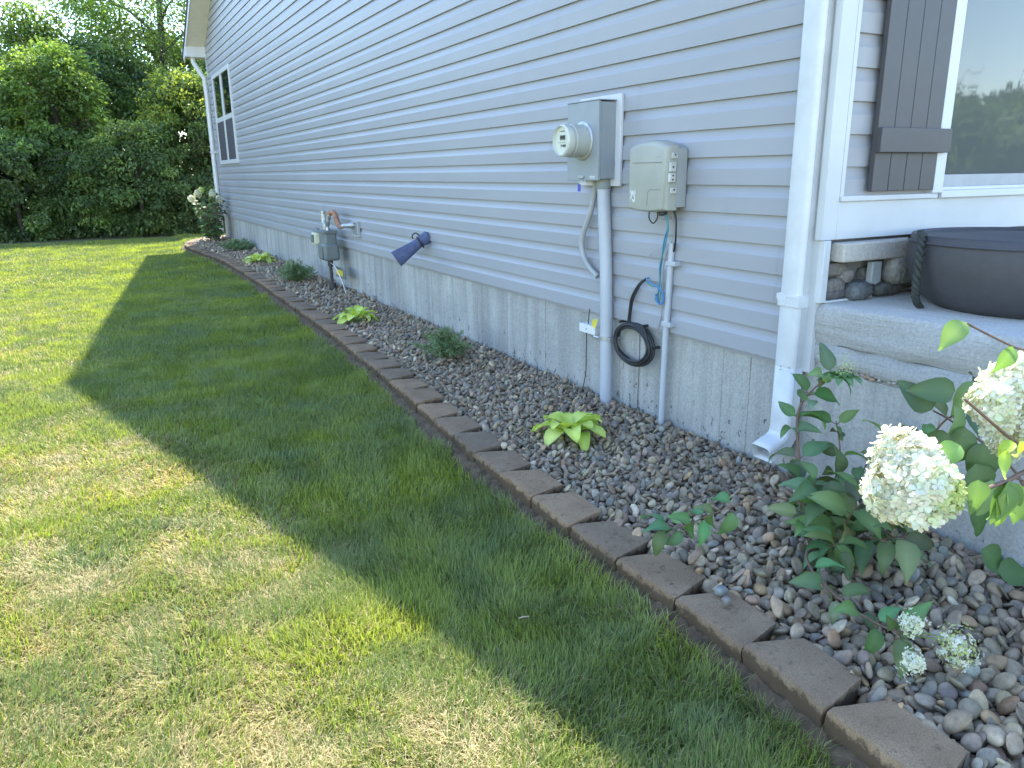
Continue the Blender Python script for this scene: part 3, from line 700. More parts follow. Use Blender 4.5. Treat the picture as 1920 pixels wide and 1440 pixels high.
scr = [((3.315, 1.232), (3.30, 1.205)), ((3.30, 1.205), (3.298, 1.232)), ((3.298, 1.232), (3.282, 1.20)), ((3.282, 1.20), (3.278, 1.235)), ((3.30, 1.19), (3.285, 1.175)), ((3.285, 1.175), (3.276, 1.20)), ((3.312, 1.19), (3.308, 1.21))]
for a, b in scr: g.tube([(2.4985, a[0], a[1]), (2.4985, b[0], b[1])], .0028, 5)
g.build('scuffed_marking', simple('pale_scuff', (.62, .64, .62), .6, var=.15, nscale=60), tb)
g = MB(); g.box(2.4985, 2.5005, 3.085, 3.12, 1.395, 1.399); g.build('marking', MT['beige2'], tb)
g = MB(); g.tube([(2.56, 3.13, 1.15), (2.56, 3.12, 1.115)], .022, 10); g.build('cable_gland', MT['dark'], tb, smooth='auto')
def cable(name, pts, r_, mat, label, cat='cable', n=8):
    g = MB(); g.tube(catmull(pts, n), r_, 7); return tag(g.build(name, mat, smooth=True, origin=pts[0]), label, cat)
cable('cable_loop', [(2.56, 3.225, 1.15), (2.56, 3.235, 1.10), (2.56, 3.20, 1.07), (2.56, 3.165, 1.10), (2.565, 3.175, 1.15)], .0035, MT['dark'], 'short black cable loop under the beige utility box')
cable('black_cable', [(2.59, 3.09, 1.16), (2.60, 3.07, 1.10), (2.60, 3.065, 1.02), (2.615, 3.085, .97), (2.62, 3.10, .93)], .005, MT['dark'], 'black cable dropping from the beige utility box into the slim conduit')
cable('grey_cable', [(2.60, 3.12, 1.15), (2.61, 3.10, 1.08), (2.615, 3.11, .99), (2.62, 3.17, .88), (2.625, 3.18, .75), (2.628, 3.185, .6), (2.625, 3.21, .51)], .0028, MT['pvcd'], 'thin grey wire hanging loosely left of the slim conduit')
cable('grey_wire', [(2.615, 3.11, .975), (2.60, 3.13, .965), (2.59, 3.22, .925), (2.60, 3.26, .90), (2.61, 3.29, .885)], .0022, MT['pvcd'], 'short curled grey wire end crossing behind the blue cable')
cb = empty('network_cable', (2.6, 3.15, .7), 'blue and teal network cables looped and knotted on the siding above the black coil', 'cable')
g = MB()
g.tube(catmull([(2.57, 3.13, 1.14), (2.575, 3.10, 1.06), (2.58, 3.13, .98), (2.60, 3.17, .86), (2.605, 3.185, .76), (2.60, 3.185, .67), (2.60, 3.15, .66), (2.60, 3.14, .70), (2.60, 3.18, .735), (2.61, 3.24, .745), (2.612, 3.30, .765), (2.64, 3.31, .775)], 10), .0042, 7)
g.tube(catmull([(2.585, 3.19, .70), (2.585, 3.16, .655), (2.585, 3.125, .67), (2.585, 3.135, .72), (2.585, 3.17, .73)], 8), .0042, 7); g.build('blue_strand', MT['cblue'], cb, smooth=True)
g = MB()
g.tube(catmull([(2.57, 3.12, 1.14), (2.57, 3.09, 1.06), (2.575, 3.11, .98), (2.595, 3.175, .84), (2.60, 3.165, .72), (2.595, 3.175, .66), (2.595, 3.20, .68), (2.60, 3.17, .74), (2.61, 3.25, .735), (2.615, 3.305, .75)], 10), .0036, 7); g.build('teal_strand', MT['cteal'], cb, smooth=True)
# black coil
cc = empty('cable_coil', (2.62, 3.41, .38), 'coil of black cable hanging against the foundation with its tail running up to the siding', 'cable coil')
g = MB(); pts = []
cyy, czz = 3.408, .386
turns = 6
for i in range(turns*36):
    a = 2*PI*i/36; k_ = i/36
    ry = .158+.016*math.sin(k_*2.3)+.007*(k_ % 2); rz = .108+.012*math.sin(k_*1.7+1)
    pts.append((2.63-.012*((k_*.9) % 2.5)+.005*math.sin(k_*5), cyy+ry*math.cos(a+PI/2), czz+rz*math.sin(a+PI/2)+.004*math.sin(k_*3)))
g.tube(pts, .0075, 7); g.build('loops', MT['dark'], cc, smooth=True)
g = MB(); g.tube(catmull([(2.62, 3.45, .50), (2.62, 3.44, .58), (2.615, 3.41, .66), (2.625, 3.36, .74), (2.645, 3.32, .775)], 8), .0065, 7)
g.tube(catmull([(2.615, 3.46, .49), (2.612, 3.445, .56), (2.61, 3.425, .65), (2.62, 3.37, .735), (2.645, 3.325, .77)], 8), .0065, 7)
g.tube(catmull([(2.61, 3.31, .50), (2.605, 3.28, .46), (2.605, 3.255, .40), (2.605, 3.25, .36)], 6), .0065, 7); g.build('tail', MT['dark'], cc, smooth=True)
g = MB()
for y, z in ((3.305, .51), (3.225, .40), (3.52, .50)):
    g = MB(); g.tube([(2.60, y, z), (2.655, y, z)], .008, 6); g.build('clip', MT['dark'], cc)
# slim conduit
sc = empty('conduit_pipe', (2.62, 3.14, 0), 'slim grey conduit pipe running down beside the black cable coil into the pebbles', 'conduit')
g = MB(); g.tube([(2.62, 3.115, .972), (2.62, 3.125, .7), (2.62, 3.135, .45), (2.62, 3.14, -.05)], .0165, 16); g.build('pipe', MT['pvc'], sc, smooth='auto')
for z, y in ((.87, 3.115), (.55, 3.13)):
    g = MB(); g.box(2.60, W, y-.05, y+.02, z-.012, z+.012); g.tube([(2.6195, y+.003, z-.013), (2.6195, y+.003, z+.013)], .0185, 14)
    g.build('clamp', MT['pvc'], sc, bevel=.002)

# ------------------------------------------------------------------ gas meter
gm = empty('gas_meter', (2.46, 9.45, 0), 'grey-green gas meter with brass-coloured elbow pipe and yellow-cream regulator by the foundation', 'gas meter')
P0 = Vector((2.45, 9.05, .50))
def gp(x, y, z): return (P0.x+x, P0.y+y, P0.z+z)
g = MB(); g.box(*(P0.x-.075, P0.x+.075), P0.y-.13, P0.y+.13, P0.z-.14, P0.z+.19); g.build('meter_body', MT['gasgrey'], gm, bevel=.03, seg=3)
g = MB(); g.box(P0.x-.09, P0.x+.09, P0.y-.155, P0.y+.155, P0.z-.14, P0.z+.06); g.build('meter_case', MT['gasgrey'], gm, bevel=.03, seg=3)
g = MB(); g.box(P0.x-.082, P0.x+.082, P0.y-.14, P0.y+.14, P0.z+.17, P0.z+.205); g.build('top_flange', MT['gasgrey'], gm, bevel=.006)
g = MB(); g.box(P0.x-.104, P0.x-.09, P0.y-.09, P0.y+.09, P0.z-.12, P0.z+.03); g.build('front_cover', MT['gasgrey'], gm, bevel=.006)
g = MB(); g.lathe([(.08, 0), (.10, .015), (.10, .045), (.06, .07), (.03, .09)], gp(-.08, .26, .12), 'x', 24); g.build('regulator', MT['gasgrey'], gm, smooth='auto')
g = MB(); g.box(P0.x-.13, P0.x-.03, P0.y+.12, P0.y+.26, P0.z+.03, P0.z+.17); g.build('regulator_cap', MT['cream'], gm, bevel=.02)
g = MB(); g.box(P0.x-.15, P0.x-.13, P0.y+.13, P0.y+.2, P0.z+.06, P0.z+.15); g.build('regulator_label', MT['gasgrey'], gm, bevel=.003)
g = MB(); g.tube(catmull([gp(0, .20, .10), gp(0, .19, .02), gp(0, .2, -.10), gp(0, .14, -.14)], 6), .022, 10); g.build('inlet_pipe', MT['cream'], gm, smooth='auto')
g = MB()
g.tube(catmull([gp(0, .09, .20), gp(0, .09, .27), gp(.01, .12, .31), gp(.01, .12, .38)], 6), .022, 12)
g.tube(catmull([gp(0, -.02, .20), gp(0, -.02, .26), gp(0, -.07, .31), gp(0, -.07, .35)], 6), .024, 12)
g.tube([gp(0, .14, .28), gp(0, .14, .42)], .028, 10); g.build('riser', MT['steel'], gm, smooth='auto')
g = MB(); g.lathe([(.05, -.02), (.055, 0), (.05, .02)], gp(0, -.10, .38), 'x', 20); g.build('union_nut', MT['steel'], gm, smooth='auto')
g = MB(); g.tube(catmull([gp(0, -.10, .39), gp(.02, -.20, .415), gp(.03, -.27, .39), gp(.04, -.29, .32), gp(.05, -.35, .27), gp(.06, -.42, .27)], 8), .03, 14); g.build('brass_elbow', MT['rust'], gm, smooth='auto')
g = MB(); g.tube([gp(.06, -.42, .27), gp(.08, -.50, .28), gp(.19, -.56, .285)], .024, 12); g.tube([gp(.12, -.52, .283), gp(.16, -.545, .285)], .034, 12); g.build('outlet_pipe', MT['steel'], gm, smooth='auto')
g = MB(); g.tube([gp(.02, .04, -.12), gp(.03, .05, -.56)], .02, 10); g.tube([gp(.02, .04, -.12), gp(.02, .04, -.22)], .032, 10); g.tube([gp(.03, .05, -.42), gp(.03, .05, -.56)], .045, 10); g.build('service_riser', MT['iron'], gm, smooth='auto')
sg = empty('gas_line_tag', (2.51, 8.8, .17), 'grey metal tag with a yellow plate hanging under the gas meter', 'tag')
g = MB(); g.box(2.50, 2.515, 8.62, 9.0, .17, .29); g.build('plate', MT['gasgrey'], sg, bevel=.003)
g = MB(); g.box(2.492, 2.4995, 8.70, 8.96, .20, .26); g.build('yellow_plate', MT['yellow'], sg)
cable('tracer_wire', [(2.45, 9.0, .33), (2.45, 8.86, .31), (2.45, 8.70, .23), (2.47, 8.62, .12), (2.5, 8.60, -.02)], .005, MT['white'], 'white tracer wire arching from the gas meter down to the pebbles', 'wire')
vp_ = empty('vent_plate', (2.63, 8.48, .66), 'small grey louvred vent plate on the siding right of the gas meter', 'vent')
g = MB(); frame_rect(g, 2.605, W-.0155, 8.37, 8.59, .66, .83, .02); g.box(2.62, W-.016, 8.39, 8.57, .68, .81); g.build('frame', MT['pvcd'], vp_, bevel=.002)
g = MB()
for i in range(4): g.box(2.608, 2.6195, 8.39, 8.57, .69+i*.03, .705+i*.03)
g.box(2.606, 2.6195, 8.475, 8.485, .68, .81); g.build('louvre', MT['grey'], vp_)
# blue wrapped spigot
bl = empty('faucet_cover', (2.6, 6.5, .75), 'blue fabric sleeve tied with a black cord over the wall faucet', 'faucet cover')
g = MB(); c0 = Vector((2.64, 6.42, .795)); c1 = Vector((2.36, 6.52, .60)); path = [c0, c0.lerp(c1, .18), c0.lerp(c1, .28), c0.lerp(c1, .55), c0.lerp(c1, .85), c1]
d = (c1-c0).normalized(); sx_ = Vector((0, 1, 0)).cross(d).normalized(); sy_ = d.cross(sx_)
vs = []; n = 24
for i, (p, a, b) in enumerate(zip(path, (.055, .05, .042, .038, .022, .008), (.055, .05, .042, .055, .072, .08))):
    for k_ in range(n):
        t = 2*PI*k_/n; wr = 1+(.06*math.sin(5*t+i)+.04*math.sin(9*t+2*i))*(1-.15*i)
        vs.append(p+(sy_*math.cos(t)*a+sx_*math.sin(t)*b)*wr)
g.add(vs, [(i*n+k_, i*n+(k_+1) % n, (i+1)*n+(k_+1) % n, (i+1)*n+k_) for i in range(len(path)-1) for k_ in range(n)]+[tuple(range((len(path)-1)*n, len(path)*n))])
g.build('sleeve', MT['blue'], bl, smooth='auto')
g = MB(); p = c0.lerp(c1, .26); ring = [p+(sy_*math.cos(t)*.056+sx_*math.sin(t)*.050) for t in [2*PI*k_/20 for k_ in range(21)]]
g.tube(ring, .0085, 6); top = p+Vector((0, .0, .05)); g.tube(catmull([top, top+Vector((-.03, .02, .03)), top+Vector((-.06, .03, .01)), top+Vector((-.055, .03, -.02))], 6), .006, 6)
g.tube(catmull([top, top+Vector((-.01, -.03, -.03)), top+Vector((.0, -.05, -.08))], 6), .006, 6); g.build('cord', MT['dark'], bl, smooth=True)

# ------------------------------------------------------------------ edging blocks
def block_mesh(seed):
    rr = random.Random(seed); bm = bmesh.new()
    nu, nv, nw = 14, 8, 5; Wf, Wb, D, H = .298, .205, .178, .098
    idx = {}
    def P(i, j, k_):
        key = (i, j, k_)
        if key in idx: return idx[key]
        u = i/nu*2-1; v = j/nv; w_ = k_/nw
        hw = (Wf+(Wb-Wf)*max(0, (v-.12)/.88))/2
        x = u*hw; y = v*D; z = w_*H
        nz = float(fbm(u*2+seed, w_*3+seed*3.1, 3.2))-.5; nz2 = float(vnoise(u*3+seed*5, v*3, 3))-.5
        if j == 0: y += .026*nz*(1 if k_ < nw else .35)-(.004 if 0 < k_ < nw else 0)
        if abs(i-nu/2) == nu/2: x += .003*nz*(-1 if i == 0 else 1); x *= (.985 if j == 0 else 1)
        if k_ == nw:
            z += .0012*nz2-(.003+.005*abs(nz) if j == 0 else 0)-(.0025 if i in (0, nu) else 0)-(.0015 if j == nv else 0)
        vt = bm.verts.new((x, y, z)); idx[key] = vt; return vt
    for i in range(nu):
        for j in range(nv):
            bm.faces.new([P(i, j, nw), P(i+1, j, nw), P(i+1, j+1, nw), P(i, j+1, nw)])
    for i in range(nu):
        for k_ in range(nw):
            bm.faces.new([P(i, 0, k_), P(i+1, 0, k_), P(i+1, 0, k_+1), P(i, 0, k_+1)])
            bm.faces.new([P(i+1, nv, k_), P(i, nv, k_), P(i, nv, k_+1), P(i+1, nv, k_+1)])
    for j in range(nv):
        for k_ in range(nw):
            bm.faces.new([P(0, j+1, k_), P(0, j, k_), P(0, j, k_+1), P(0, j+1, k_+1)])
            bm.faces.new([P(nu, j, k_), P(nu, j+1, k_), P(nu, j+1, k_+1), P(nu, j, k_+1)])
    bmesh.ops.recalc_face_normals(bm, faces=bm.faces)
    me = bpy.data.meshes.new('edging_block'); bm.to_mesh(me); bm.free(); me.materials.append(MT['block'])
    me.shade_smooth(); me.set_sharp_from_angle(angle=R(32)); return me
bmeshes = [block_mesh(s) for s in range(5)]
cum = [0.0]
for a, b in zip(edge_pts, edge_pts[1:]): cum.append(cum[-1]+(b-a).length)
def along(s):
    i = min(max(int(np.searchsorted(cum, s))-1, 0), len(cum)-2); t = (s-cum[i])/(cum[i+1]-cum[i])
    return edge_pts[i].lerp(edge_pts[i+1], t), (edge_pts[i+1]-edge_pts[i]).normalized()
kmin = -3
s0 = cum[int(np.argmin(np.abs(ey-1.217)))]     # centre of the block with the front corner at y 1.07..1.37
pitch = .304; k0 = kmin; blocks = []
rr = random.Random(9)
ordn = ['', 'first', 'second', 'third', 'fourth', 'fifth', 'sixth', 'seventh', 'eighth', 'ninth', 'tenth']
k_ = k0
while s0+k_*pitch < cum[-1]-.2:
    p, t = along(s0+k_*pitch); ang = math.atan2(t.y, t.x)
    o = bpy.data.objects.new('edging_block', bmeshes[(k_*3) % 5]); COL.objects.link(o)
    # local x along the edge pointing back to the camera so that +y goes into the bed
    o.rotation_euler = (R(rr.uniform(-1, 1)), R(rr.uniform(-1, 1)), ang+PI+R(rr.uniform(-1.6, 1.6)))
    o.location = (p.x+rr.uniform(-.004, .004), p.y, -.080+rr.uniform(-.007, .007))
    blocks.append((k_, p)); tag(o, None, 'edging block', 'brown concrete blocks edging the pebble bed'); o['k'] = k_
    k_ += 1
bl_objs = [o for o in COL.objects if o.name.startswith('edging_block')]
anch = [(1, 'the block carrying two loose pebbles'), (7, 'the block level with the nearest lime hosta'), (17, 'the block level with the lime hosta in mid bed'), (25, 'the block level with the gas meter'), (36, 'the block level with the farthest lime hosta'), (48, 'the far bend of the bed')]
for o in bl_objs:
    k_ = o['k']; del o['k']
    if k_ == 1: lab = 'brown edging block with two loose pebbles lying on it'
    elif k_ == 0: lab = 'whole brown edging block just nearer the camera than the one carrying two pebbles'
    elif k_ == -1: lab = 'brown edging block cut off by the bottom edge of the photo, lowest in view'
    elif k_ < -1: lab = 'brown edging block %s below the lowest one in view, out of frame' % ordn[-1-k_]
    else:
        b = [a for a in anch if a[0] <= k_][-1]
        d = k_-b[0]
        lab = ('brown edging block: '+b[1].replace('the block ', '')) if d == 0 else 'brown edging block, %s one beyond %s' % (ordn[d] if d <= 10 else '%dth' % d, b[1])
    o['label'] = lab

# ------------------------------------------------------------------ pebbles
def ico(sub):
    bm = bmesh.new(); bmesh.ops.create_icosphere(bm, subdivisions=sub, radius=1)
    v = np.array([x.co[:] for x in bm.verts]); f = np.array([[q.index for q in x.verts] for x in bm.faces]); bm.free(); return v, f
def pebble_shapes(sub, n, seed):
    v, f = ico(sub); rg = np.random.default_rng(seed); out = []
    for _ in range(n):
        w_ = v.copy(); d = np.ones(len(v))
        for _k in range(5):
            a = rg.normal(size=3)*1.5; d += .075*np.sin(v @ a + rg.uniform(0, 6.28))
        a = rg.normal(size=3); a /= np.linalg.norm(a)
        d *= np.where(v @ a > .6, 1-.35*(v @ a-.6), 1)
        q = np.abs(v).max(1)**rg.uniform(.0, .25)
        out.append(w_*d[:, None]/q[:, None])
    return out, f
PAL = np.array([(.21, .185, .165), (.17, .155, .145), (.25, .225, .20), (.20, .165, .14), (.27, .235, .19), (.16, .16, .168), (.225, .22, .22), (.26, .20, .155),
                (.33, .30, .26), (.125, .12, .125), (.31, .24, .16), (.24, .17, .125), (.42, .40, .37), (.20, .225, .24), (.22, .19, .17), (.185, .165, .15)])
PW = np.array([14, 13, 12, 10, 8, 7, 9, 5, 5, 5, 2.2, 1.8, 1.8, 2, 12, 10]); PW = PW/PW.sum()
CELL = .005
HX0, HX1, HY0, HY1 = 1.5, 2.70, .1, 19.2
hm = np.full((int((HX1-HX0)/CELL)+2, int((HY1-HY0)/CELL)+2), -.04, dtype=np.float32)
_gx = (np.arange(hm.shape[0])*CELL+HX0)[:, None]; _gy = (np.arange(hm.shape[1])*CELL+HY0)[None, :]
def bed_ok(x, y): return (x > edge_x(y)+.155+.0*y) & (x < W+.0) & (y > HY0)
# bed wraps round the far corner; gentle crown
hm += (.012*vnoise(_gx+0*_gy, _gy+0*_gx, 3.0, 5)).astype(np.float32)
rg = np.random.default_rng(21)
peb = []     # x,y,z,a,b,c,rotation,tiltx,tilty,shape,color
def drop(x, y, a, b, c, rot):
    ca, sa = math.cos(rot), math.sin(rot); m = int(a/CELL)+1
    ix = int((x-HX0)/CELL); iy = int((y-HY0)/CELL)
    x0, x1_, y0, y1_ = ix-m, ix+m+1, iy-m, iy+m+1
    if x0 < 0 or y0 < 0 or x1_ >= hm.shape[0] or y1_ >= hm.shape[1]: return None
    X = (np.arange(x0, x1_)*CELL+HX0-x)[:, None]; Y = (np.arange(y0, y1_)*CELL+HY0-y)[None, :]
    u = (X*ca+Y*sa)/a; v = (-X*sa+Y*ca)/b; r2 = u*u+v*v; ins = r2 < .92
    if not ins.any(): return None
    sub = hm[x0:x1_, y0:y1_]; bot = -c*np.sqrt(np.clip(1-r2, 0, 1))
    zc = float(np.quantile((sub-bot)[ins], .86))
    return zc, (x0, x1_, y0, y1_), ins, r2, X, Y, sub
def settle(xc, yc, a, b, c, rot, keep=True):
    r_ = drop(xc, yc, a, b, c, rot)
    if r_ is None: return None
    zc, (x0, x1_, y0, y1_), ins, r2, X, Y, sub = r_
    # tilt with the local slope
    w_ = ins.sum(); hh = sub[ins]; XX = (X+0*Y)[ins]; YY = (Y+0*X)[ins]
    vx = max((XX**2).sum(), 1e-9); vy = max((YY**2).sum(), 1e-9); hm_ = hh-hh.mean()
    tx = float((hm_*XX).sum()/vx)*.75; ty = float((hm_*YY).sum()/vy)*.75
    top = zc+c*np.sqrt(np.clip(1-r2, 0, 1))+tx*X+ty*Y
    hm[x0:x1_, y0:y1_] = np.where(ins, np.maximum(sub, top-.001), sub)
    return zc, max(-.9, min(.9, tx)), max(-.9, min(.9, ty))
def scatter(count, ya, yb, smin, smax, cand):
    for _ in range(count):
        a = (smin+(smax-smin)*rg.random()**1.3)*.5*(1.25 if rg.random() < .08 else 1); b = a*rg.uniform(.62, .92); c = a*rg.uniform(.42, .68); rot = rg.uniform(0, PI); best = None
        for _c in range(cand):
            y = rg.uniform(ya, yb); x0 = float(edge_x(y))+.165; x = rg.uniform(x0, W+.005)
            if y > 17.2 and x < edge_x(min(y, 18.2))+.17: continue
            ix = int((x-HX0)/CELL); iy = int((y-HY0)/CELL)
            if 0 < ix < hm.shape[0] and 0 < iy < hm.shape[1]:
                hloc = hm[max(0, ix-2):ix+3, max(0, iy-2):iy+3].mean()
                if best is None or hloc < best[0]: best = (hloc, x, y)
        if best is None: continue
        q = settle(best[1], best[2], a, b, c, rot)
        if q is None: continue
        zc, tx, ty = q
        peb.append((best[1], best[2], zc, a, b, c, rot, tx, ty))
segs = [(.15, 1.3, .026, .056), (1.3, 2.2, .024, .050), (2.2, 3.4, .022, .043), (3.4, 5.0, .022, .042), (5.0, 8.0, .026, .046), (8.0, 12.0, .032, .052), (12.0, 18.35, .036, .06)]
for ya, yb, s0_, s1_ in segs:
    area = (yb-ya)*(W-float(edge_x((ya+yb)/2))-.165); am = ((s0_+s1_)/2)**2*.77*PI/4
    scatter(int(area/am*1.85), ya, yb, s0_, s1_, 6)
peb = np.array(peb); print('pebbles', len(peb), 'height', peb[:, 2].mean(), peb[:, 2].max())
# shift so that the surface sits about level with the blocks
def pebble_object(P, sub, name):
    shapes, F = pebble_shapes(sub, 28, 5); nv = len(shapes[0]); n = len(P)
    si = rg.integers(0, 28, n); V = np.array(shapes)[si]      # n,nv,3
    V = V*P[:, None, 3:6]
    ca, sa = np.cos(P[:, 6])[:, None], np.sin(P[:, 6])[:, None]
    x = V[..., 0]*ca-V[..., 1]*sa; y = V[..., 0]*sa+V[..., 1]*ca; z = V[..., 2]+P[:, 7][:, None]*x+P[:, 8][:, None]*y
    V = np.stack([x+P[:, 0][:, None], y+P[:, 1][:, None], z+P[:, 2][:, None]], -1).reshape(-1, 3)
    T = (F[None]+(np.arange(n)*nv)[:, None, None]).reshape(-1, 3)
    c = PAL[rg.choice(len(PAL), n, p=PW)]*np.array([1.15, .98, .72])*rg.uniform(.8, 1.25, (n, 1))*rg.uniform(.95, 1.05, (n, 3))
    c = np.repeat(c, nv, 0)
    return V, T, c
PZ = -.012
peb[:, 2] += PZ
near = peb[:, 1] < 2.4
Va, Ta, ca_ = pebble_object(peb[near], 3, 'a'); Vb, Tb, cb_ = pebble_object(peb[~near], 2, 'b')
o = np_mesh('pebble_gravel', np.concatenate([Va, Vb]), np.concatenate([Ta, Tb+len(Va)]), MT['pebble'], np.concatenate([ca_, cb_]), smooth=True)
tag(o, 'rounded brown and grey river pebbles filling the bed along the foundation', 'gravel', kind='stuff')
def lone_pebble(p, s, col, label, seed):
    g = MB(); rock(g, p, s, col, seed, amp=.07); q = g.build('pebble', MT['pebble'], smooth=True, origin=p); tag(q, label, 'pebble')
p = onz(1352, 1108, .035); lone_pebble((p.x, p.y, .036), (.020, .017, .014), (.17, .18, .17), 'blue-grey pebble lying at the inner edge of an edging block', 3)
p = onz(1360, 1124, .035); lone_pebble((p.x-.005, p.y-.01, .036), (.014, .013, .013), (.15, .13, .12), 'small purple-grey pebble lying on the edging block in front of the blue-grey one', 5)

# ------------------------------------------------------------------ grass
def grass_field(n, ya, yb, xl, seed, hmin, hmax, wid, segs_, xr=None):
    r = np.random.default_rng(seed)
    y = r.uniform(ya, yb, n*2); x = r.uniform(0, 1, n*2)
    left = xl(y); right = np.where(y < 18.6, edge_x(np.minimum(y, 17.9))-.035, 9.0)
    right = np.where((y > 17.3) & (y < 19.3), np.interp(y, [17.3, 18.1, 18.7, 19.0, 19.3], [1.6, 1.82, 2.15, 2.6, 6]), right)
    if xr is not None: right = xr(y)
    wtot = np.maximum(right-left, .1); keep = r.uniform(0, 1, n*2) < wtot/wtot.max()
    x = (left+x*wtot)[keep][:n]; y = y[keep][:n]; m = len(x)
    # ragged margin beside the soil strip
    ed = edge_x(np.minimum(y, 17.9))-.035-x; rag = .095*fbm(x, y, 7, 3)-.032+.03*r.random(m); k = (ed > rag) | (y > 17.5) ; x = x[k]; y = y[k]; m = len(x)
    dn = fbm(x, y, 1.1, 1, 3); dn2 = fbm(x, y, 5.0, 2, 3); dn3 = fbm(x, y, 16.0, 8, 2)
    # dry patches: the open lawn is scorched, the strip the house shades is greener
    openl = np.clip((np.interp(y, [0, 1.3, 3, 5, 7.5, 12, 20], [1.3, 1.05, .75, .35, .0, .2, .5])-x)/.5+.2, 0, 1)
    fade = np.interp(y, [0, 3, 7, 10, 20], [1, 1, .75, .5, .38])
    dry = np.clip((dn*.42+dn2*.38+dn3*.2-.50)*3.6+.22, 0, 1)*(openl*.70*fade+.12)+.13*openl+.04
    isdry = r.random(m) < dry
    clump = fbm(x, y, 3.2, 6, 2)*2*PI*2; az = clump+r.normal(0, 1.1, m)
    h = r.uniform(hmin, hmax, m)*(.75+.6*fbm(x, y, 2.5, 9, 2)); h = np.where(isdry, h*.9, h)
    lean = np.where(isdry, r.uniform(.8, 1.5, m), np.abs(r.normal(.45, .32, m)))
    curl = r.uniform(.1, .9, m)
    w_ = r.uniform(.75, 1.3, m)*wid
    g1 = np.array((.175, .225, .08)); g2 = np.array((.30, .345, .065)); g3 = np.array((.16, .215, .12)); d1 = np.array((.56, .48, .26)); d2 = np.array((.38, .29, .13))
    t = (np.clip(fbm(x, y, 2.1, 12, 3)*1.8-.4+r.normal(0, .22, m), 0, 1))[:, None]
    c = g1*(1-t)+g2*t; q = (np.clip(fbm(x, y, 3.5, 15, 2)*2.4-1.2, 0, 1))[:, None]; c = c*(1-q*.7)+g3*q*.7
    td = r.random(m)[:, None]; cd_ = d1*(1-td*.7)+d2*td*.7
    c = np.where(isdry[:, None], cd_, c)*r.uniform(.8, 1.22, (m, 1))
    dx, dy = np.cos(az), np.sin(az); sxv = np.stack([-dy, dx, np.zeros(m)], -1)
    gap = np.maximum(edge_x(np.minimum(y, 17.9))-x, 0); lift = .05*np.exp(-(gap/.085)**2); base = np.stack([x, y, np.full(m, LZ-.002)+lift], -1)
    rows = []; k = segs_
    pos = base.copy(); ang = lean*.5; L = h/k
    twist = r.uniform(-.5, .5, m)
    for i in range(k+1):
        f = 1-(i/k)**1.6
        sv = sxv*(w_*.5*f)[:, None]
        if i < k: rows.append(pos-sv); rows.append(pos+sv)
        else: rows.append(pos)
        ang = np.minimum(ang+curl*lean*1.1/k+(.15 if i else 0), 1.62)
        pos = pos+np.stack([dx*np.sin(ang), dy*np.sin(ang), np.cos(ang)], -1)*L[:, None]
        pos[:, 2] = np.maximum(pos[:, 2], LZ+.006+.02*td[:, 0]+lift)
    V = np.stack(rows, 1); nv = V.shape[1]
    T = []
    for i in range(k-1): T += [(2*i, 2*i+1, 2*i+3), (2*i, 2*i+3, 2*i+2)]
    T.append((2*k-2, 2*k-1, 2*k)); T = np.array(T)
    T = (T[None]+(np.arange(m)*nv)[:, None, None]).reshape(-1, 3)
    C_ = np.repeat(c, nv, 0)
    # blade colour runs darker at the base, lighter towards the tip
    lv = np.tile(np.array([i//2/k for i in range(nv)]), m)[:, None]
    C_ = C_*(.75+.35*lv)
    return V.reshape(-1, 3), T, C_
Vs, Ts, Cs = [], [], []; base = 0
lawn_left = lambda y: np.where(y < 3, -1.1, np.where(y < 8, -1.9, -3.2-.05*y))
for args in ((150000, .35, 3.0, lambda y: -1.0+0*y, 1, .045, .075, .0034, 3), (150000, 3.0, 6.5, lambda y: -1.5+0*y, 2, .042, .07, .0046, 3),
             (150000, 6.5, 11.5, lambda y: -2.4+0*y, 3, .04, .065, .008, 2), (150000, 11.5, 20.3, lambda y: -4.2+0*y, 4, .04, .065, .014, 2),
             (70000, .0, 3.0, lambda y: -3.4+0*y, 5, .045, .075, .006, 2, lambda y: -1.0+0*y), (65000, 3.0, 6.5, lambda y: -4.2+0*y, 6, .042, .07, .008, 2, lambda y: -1.5+0*y),
             (50000, 6.5, 11.5, lambda y: -5.5+0*y, 7, .04, .065, .012, 2, lambda y: -2.4+0*y), (50000, 11.5, 20.3, lambda y: -8.5+0*y, 8, .04, .065, .018, 2, lambda y: -4.2+0*y)):
    v, t, c = grass_field(*args); Vs.append(v); Ts.append(t+base); Cs.append(c); base += len(v)
